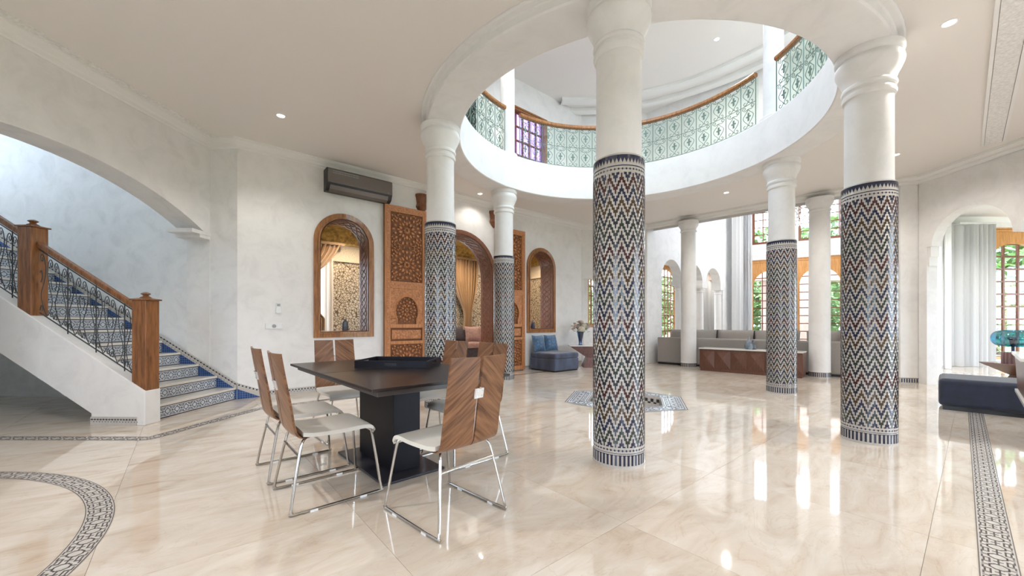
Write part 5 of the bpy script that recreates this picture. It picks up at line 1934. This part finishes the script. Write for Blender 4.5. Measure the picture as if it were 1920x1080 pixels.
ch = thing('crystal_chandelier', 'crystal chandelier hanging high in the salon', 'chandelier', (9.35, 12.55, 4.35))
MB().tube([(0, 0, 0.5), (0, 0, 2.05)], 0.012, 8).build('rod', 'chrome', ch)
fm_ = MB()
for r_, z in ((0.42, 0.42), (0.40, 0.22), (0.28, 0.05)):
    fm_.tube([(r_ * cos(2 * pi * k / 28), r_ * sin(2 * pi * k / 28), z) for k in range(28)], 0.012, 5, closed=True)
for k in range(4):
    a = k * pi / 2
    fm_.tube([(0, 0, 0.52), (0.42 * cos(a), 0.42 * sin(a), 0.42)], 0.01, 5)
fm_.build('frame', 'chrome', ch)
cr_ = MB()
rnd = random.Random(3)
for k in range(420):
    a, z = rnd.uniform(0, 2 * pi), rnd.uniform(-0.02, 0.48)
    r_ = (0.16 + 0.30 * min(1, (z + 0.05) / 0.3) ** 0.6) * sqrt(rnd.uniform(0.55, 1))
    c = Vector((r_ * cos(a), r_ * sin(a), z))
    s_ = rnd.uniform(0.014, 0.026)
    cr_.add([c + Vector(d) * s_ for d in ((1, 0, 0), (0, 1, 0), (-1, 0, 0), (0, -1, 0), (0, 0, 1.4), (0, 0, -1.6))], [(0, 1, 4), (1, 2, 4), (2, 3, 4), (3, 0, 4), (1, 0, 5), (2, 1, 5), (3, 2, 5), (0, 3, 5)])
cr_.build('crystals', 'crystal', ch, smooth=0)['kind'] = 'stuff'
for k in range(6):
    a = k * pi / 3
    MB().lathe([(0, 0.25), (0.02, 0.27), (0.025, 0.30), (0.012, 0.34), (0, 0.35)], 10, (0.22 * cos(a), 0.22 * sin(a))).build('bulb', 'lamp_on', ch)
cl_ = bpy.data.lights.new('chandelier_lamp', 'POINT')
cl_.energy, cl_.color, cl_.shadow_soft_size = LAMP_W * 1.2, (1.0, 0.96, 0.90), 0.3
clo = bpy.data.objects.new('chandelier_lamp', cl_)
COL.objects.link(clo)
clo.parent = ch
clo.location = (0, 0, -0.12)

# ------------------------------------------------------------------ garden room corner: bench, cabinet, lamp table, lamp
BA = R(-48)
bn = thing('velvet_bench', 'long low navy velvet bench across the end of the mosaic band', 'bench', (5.66, 5.17, 0), BA)
MB().box(0.04, 1.86, 0.04, 0.80, 0.0, 0.05).build('plinth', 'black', bn, smooth=0)
MB().box(0.0, 1.90, 0.0, 0.84, 0.05, 0.415).build('seat', 'navy_velvet', bn, smooth=0, bevel=0.055, seg=4)
cb_ = thing('stone_topped_cabinet', 'brown lacquer cabinet with white stone edging cut off beside the bench', 'cabinet', (5.585, 4.30, 0), R(220))
MB().hexa([(0.0, 0.0, 0.42), (1.3, 0.0, 0.42), (1.3, 0.45, 0.42), (0.0, 0.45, 0.42), (-0.03, -0.02, 0.80), (1.3, -0.02, 0.80), (1.3, 0.47, 0.80), (-0.03, 0.47, 0.80)]).build('body', 'brown_lacquer', cb_, smooth=0)
MB().box(-0.05, 1.32, -0.04, 0.49, 0.801, 0.83).build('top', 'white_stone', cb_, smooth=0)
MB().box(-0.02, 1.3, -0.02, 0.47, 0.39, 0.419).build('bottom_edge', 'white_stone', cb_, smooth=0)
MB().box(0.35, 1.1, 0.08, 0.40, 0.0, 0.389).build('pedestal', 'brown_lacquer', cb_, smooth=0)
facet_table('facet_table', 'dark red brown faceted table carrying the teal glass lamp', (9.28, 6.95, 0), R(0), 1.05, 0.7, 0.42, 'brown_lacquer', 'mauve_lacquer')
lp = thing('table_lamp', 'table lamp with lobed teal glass shade on a ribbed wooden block', 'lamp', (8.97, 6.97, 0.4205))
rb_ = MB()
for k in range(16):
    a = 2 * pi * k / 16
    rb_.tube([(0.115 * cos(a), 0.115 * sin(a), 0), (0.115 * cos(a), 0.115 * sin(a), 0.20)], 0.025, 6)
rb_.lathe([(0, 0.2), (0.115, 0.2), (0.115, 0.0), (0, 0)], 16)
rb_.build('base', 'mauve_lacquer', lp)
MB().lathe([(0.022, 0.2), (0.022, 0.30), (0.07, 0.305), (0.07, 0.315), (0.03, 0.32), (0.05, 0.42), (0.07, 0.44), (0.07, 0.47), (0, 0.47)], 20).build('stem', 'vase_ink', lp)
shd = MB()
def lob(u, v):
    a = 2 * pi * u
    th_ = pi * (0.06 + 0.88 * v)
    r_ = 0.265 * (sin(th_) ** 0.5) * (0.88 + 0.16 * abs(cos(3.5 * a)) ** 0.6)
    return (r_ * cos(a), r_ * sin(a), 0.45 - 0.15 * cos(th_))
shd.grid(lob, 72, 12)
shd.build('shade', 'teal_glass', lp, smooth=1.2)

cap_ = MB()
for x0_, x1_, z0_, z1_ in ((0.125, 0.19, 2.36, 2.55), (0.125, 0.165, 2.20, 2.36), (0.125, 0.145, 2.10, 2.20)):
    cap_.box(x0_, x1_, 0.02, 0.18, z0_, z1_)
cap_.build('corbel', 'trim', bpy.data.objects['wall_right'], smooth=0)

# ------------------------------------------------------------------ downlights
dring = MB().lathe([(0.062, 0.0), (0.062, -0.004), (0.048, -0.006), (0.044, 0.0)], 24).mesh('trim_ring', 'trim', 0.6)
dlens = MB().lathe([(0.0, -0.001), (0.045, -0.001)], 24).mesh('lens', 'lamp_on', 0)


def downlight(x, y, z, label, power, size=0.045, spot=150, col=(1.0, 0.94, 0.87)):
    t = thing('downlight', label, 'downlight', (x, y, z), 0, 'recessed ceiling downlights')
    put('trim_ring', dring, t)
    put('lens', dlens, t)
    l = bpy.data.lights.new('downlight_lamp', 'SPOT')
    l.energy, l.color, l.spot_size, l.spot_blend, l.shadow_soft_size = power, col, R(spot), 0.6, size
    o = bpy.data.objects.new('downlight_lamp', l)
    COL.objects.link(o)
    o.parent = t
    o.location = (0, 0, -0.02)
    return t


dl = [(-3.07, 5.17, 'lit downlight above the stair side of the hall'), (4.01, 3.57, 'lit downlight near the ceiling band, over the mosaic strip'), (-0.68, 8.30, 'lit downlight between two columns before the carved doors'),
      (6.28, 6.37, 'lit downlight beyond the capital near the garden room'), (4.53, 8.23, 'lit downlight above the sideboard'), (-3.0, 1.6, 'downlight added out of view over the near corner of the hall'), (-0.6, 1.2, 'downlight added out of view over the entrance side of the hall'),
      (2.4, 0.6, 'downlight added out of view over the entrance side, toward the garden room'), (5.6, 1.2, 'downlight added out of view near the garden room wall')]  # downlights out of view were added to brighten the hall
for x, y, lb in dl:
    near = 'carved doors' in lb or 'stair side' in lb
    downlight(x, y, ZC - 0.001, lb, LAMP_W * (0.25 if 'carved doors' in lb else 0.6 if near else 0.5 if 'entrance' in lb else 2.2 if 'near corner' in lb or 'garden room wall' in lb else 1), spot=130 if near else 150)
for x, y, lb in ((4.26, 8.1, 'lit downlight on the upper gallery ceiling'), (-1.0, 7.2, 'unseen upper gallery downlight added over the stair side'), (-1.4, 3.2, 'unseen upper gallery downlight added over the dining side'), (4.6, 3.0, 'unseen upper gallery downlight added over the entrance side')):  # all but the first are unseen lamps added to brighten the upper floor
    downlight(x, y, ZT - 0.001, lb, LAMP_W * 1.0, spot=170)
downlight(11.0, 7.9, 3.979, 'lit downlight in the garden room ceiling', LAMP_W * 3)
for s_, lb in ((2.4, 'warm alcove downlight behind the opening under the air conditioner'), (5.0, 'warm alcove downlight behind the wide doorway'), (7.3, 'warm alcove downlight behind the opening above the blue chair')):
    q = onwall(s_, 1.7)
    downlight(q[0], q[1], 3.395, lb, LAMP_W * 2.0, col=(1.0, 0.78, 0.54))
for q, lb in ((onwall(3.0, 1.0, P4), 'gallery downlight behind the arcade'), (onwall(7.6, 0.9, P4), 'gallery downlight added to brighten the space before the gallery curtain')):  # second lamp added to lift the dark gap behind the third arch
    downlight(q[0], q[1], 3.699, lb, LAMP_W)

# ------------------------------------------------------------------ garden outside
tag(MB().box(-14, 21, -9, 19.0, -0.45, -0.30).build('terrace', 'terrace', smooth=0), 'pale stone terrace added around the house to bounce light', 'terrace', kind='structure')  # pale ground added as a reflector for daylight through the windows
tag(MB().quad((-60, -60, -0.32), (80, -60, -0.32), (80, 80, -0.32), (-60, 80, -0.32)).build('ground', 'lawn', smooth=0), 'green lawn around the house', 'lawn', kind='structure')


def tree_mesh(seed, n_, rx, rz, mat, lsz):
    r_ = random.Random(seed)
    mb = MB()
    for i in range(n_):
        while True:
            p = Vector((r_.uniform(-1, 1), r_.uniform(-1, 1), r_.uniform(-1, 1)))
            if 0.35 < p.length < 1:
                break
        lump = 1 + 0.25 * sin(p.x * 7 + seed) * sin(p.z * 6 + 1)
        c = Vector((p.x * rx * lump, p.y * rx * lump, p.z * rz * lump))
        d = Vector((r_.uniform(-1, 1), r_.uniform(-1, 1), r_.uniform(-0.6, 0.6))).normalized()
        s_ = d.cross(Vector((r_.uniform(-1, 1), r_.uniform(-1, 1), r_.uniform(-1, 1)))).normalized()
        l = lsz * r_.uniform(0.7, 1.3)
        mb.add([c - d * l, c + s_ * l * 0.4, c + d * l, c - s_ * l * 0.4], [(0, 1, 2, 3)])
    return mb.mesh('foliage', mat, 0)


fo1, fo2, fo3 = tree_mesh(1, 2600, 1.5, 1.7, 'leaf', 0.16), tree_mesh(2, 2600, 1.4, 1.5, 'leaf_olive', 0.13), tree_mesh(4, 3000, 1.1, 2.2, 'leaf', 0.14)
tk = MB().tube([(0, 0, -0.32), (0.05, 0, 1.0), (0, 0.05, 2.2)], [0.14, 0.11, 0.06], 8).mesh('trunk', 'bark', 0.8)


def tree(x, y, z, fm, label, s=1.0):
    t = thing('garden_tree', label, 'tree', (x, y, 0), random.random() * 6, 'trees in the garden')
    put('trunk', tk, t)
    o = put('foliage', fm, t, (0, 0, z))
    o['kind'] = 'stuff'
    o.scale = (s, s, s)
    return t


tree(14.9, 15.2, 1.6, fo2, 'pale olive bush filling the garden room window', 1.0)
tree(18.6, 15.0, 1.5, fo2, 'pale olive bush beyond the teal lamp', 1.0)
tree(19.2, 22.5, 4.4, fo1, 'dark green tree above the olive bushes', 1.7)
tree(27.0, 20.0, 4.2, fo1, 'dark green tree beside the olive bushes', 1.7)
tree(12.6, 21.0, 1.9, fo3, 'slender green tree outside the salon window by the curtain', 1.0)
tree(15.6, 20.4, 1.9, fo1, 'round green tree outside the second salon window', 1.1)
tree(24.0, 24.0, 2.6, fo3, 'tall green tree outside the third salon window', 1.2)
tree(20.5, 29.0, 5.0, fo1, 'tall tree behind the salon windows', 2.0)
tree(5.0, 19.6, 1.8, fo3, 'green tree outside the arched gallery window', 1.1)
tree(8.3, 22.2, 2.0, fo1, 'round tree outside the gallery window', 1.1)
tree(2.2, 16.0, 1.8, fo3, 'green tree outside the small window behind the flowers', 1.0)
pil = thing('terrace_pillar', 'pink rendered terrace pillar with tiled bands outside the garden room window', 'pillar', (13.55, 12.5, 0), 0)
MB().box(-0.42, 0.42, -0.42, 0.42, -0.32, 4.6).build('shaft', 'pink_render', pil, smooth=0)
for z in (0.22, 2.55):
    b_ = MB().box(-0.43, 0.43, -0.43, 0.43, z, z + 0.16).build('tile_band', 'mosaic_blue', pil, smooth=0)
    d_ = MB()
    for k in range(14):
        diamond(d_, -0.40 + k * 0.06, z + 0.08, 0.022, -0.4315)
    d_.build('band_dots', 'z_ink', b_, smooth=0)
br_ = MB().box(8.0, 17.5, 17.4, 17.9, 3.05, 4.3)
tag(br_.build('terrace_beam', 'pink_render', smooth=0), 'terracotta rendered pergola beam outside the salon', 'beam')
for x, lb in ((11.7, 'terracotta pergola post by the curtain side'), (13.0, 'terracotta pergola post in the middle'), (16.5, 'terracotta pergola post by the garden room side')):
    tag(MB().box(-0.25, 0.25, -0.25, 0.25, -0.32, 3.05).build('pergola_post', 'pink_render', None, (x, 17.65, 0), smooth=0), lb, 'post', 'pergola posts')
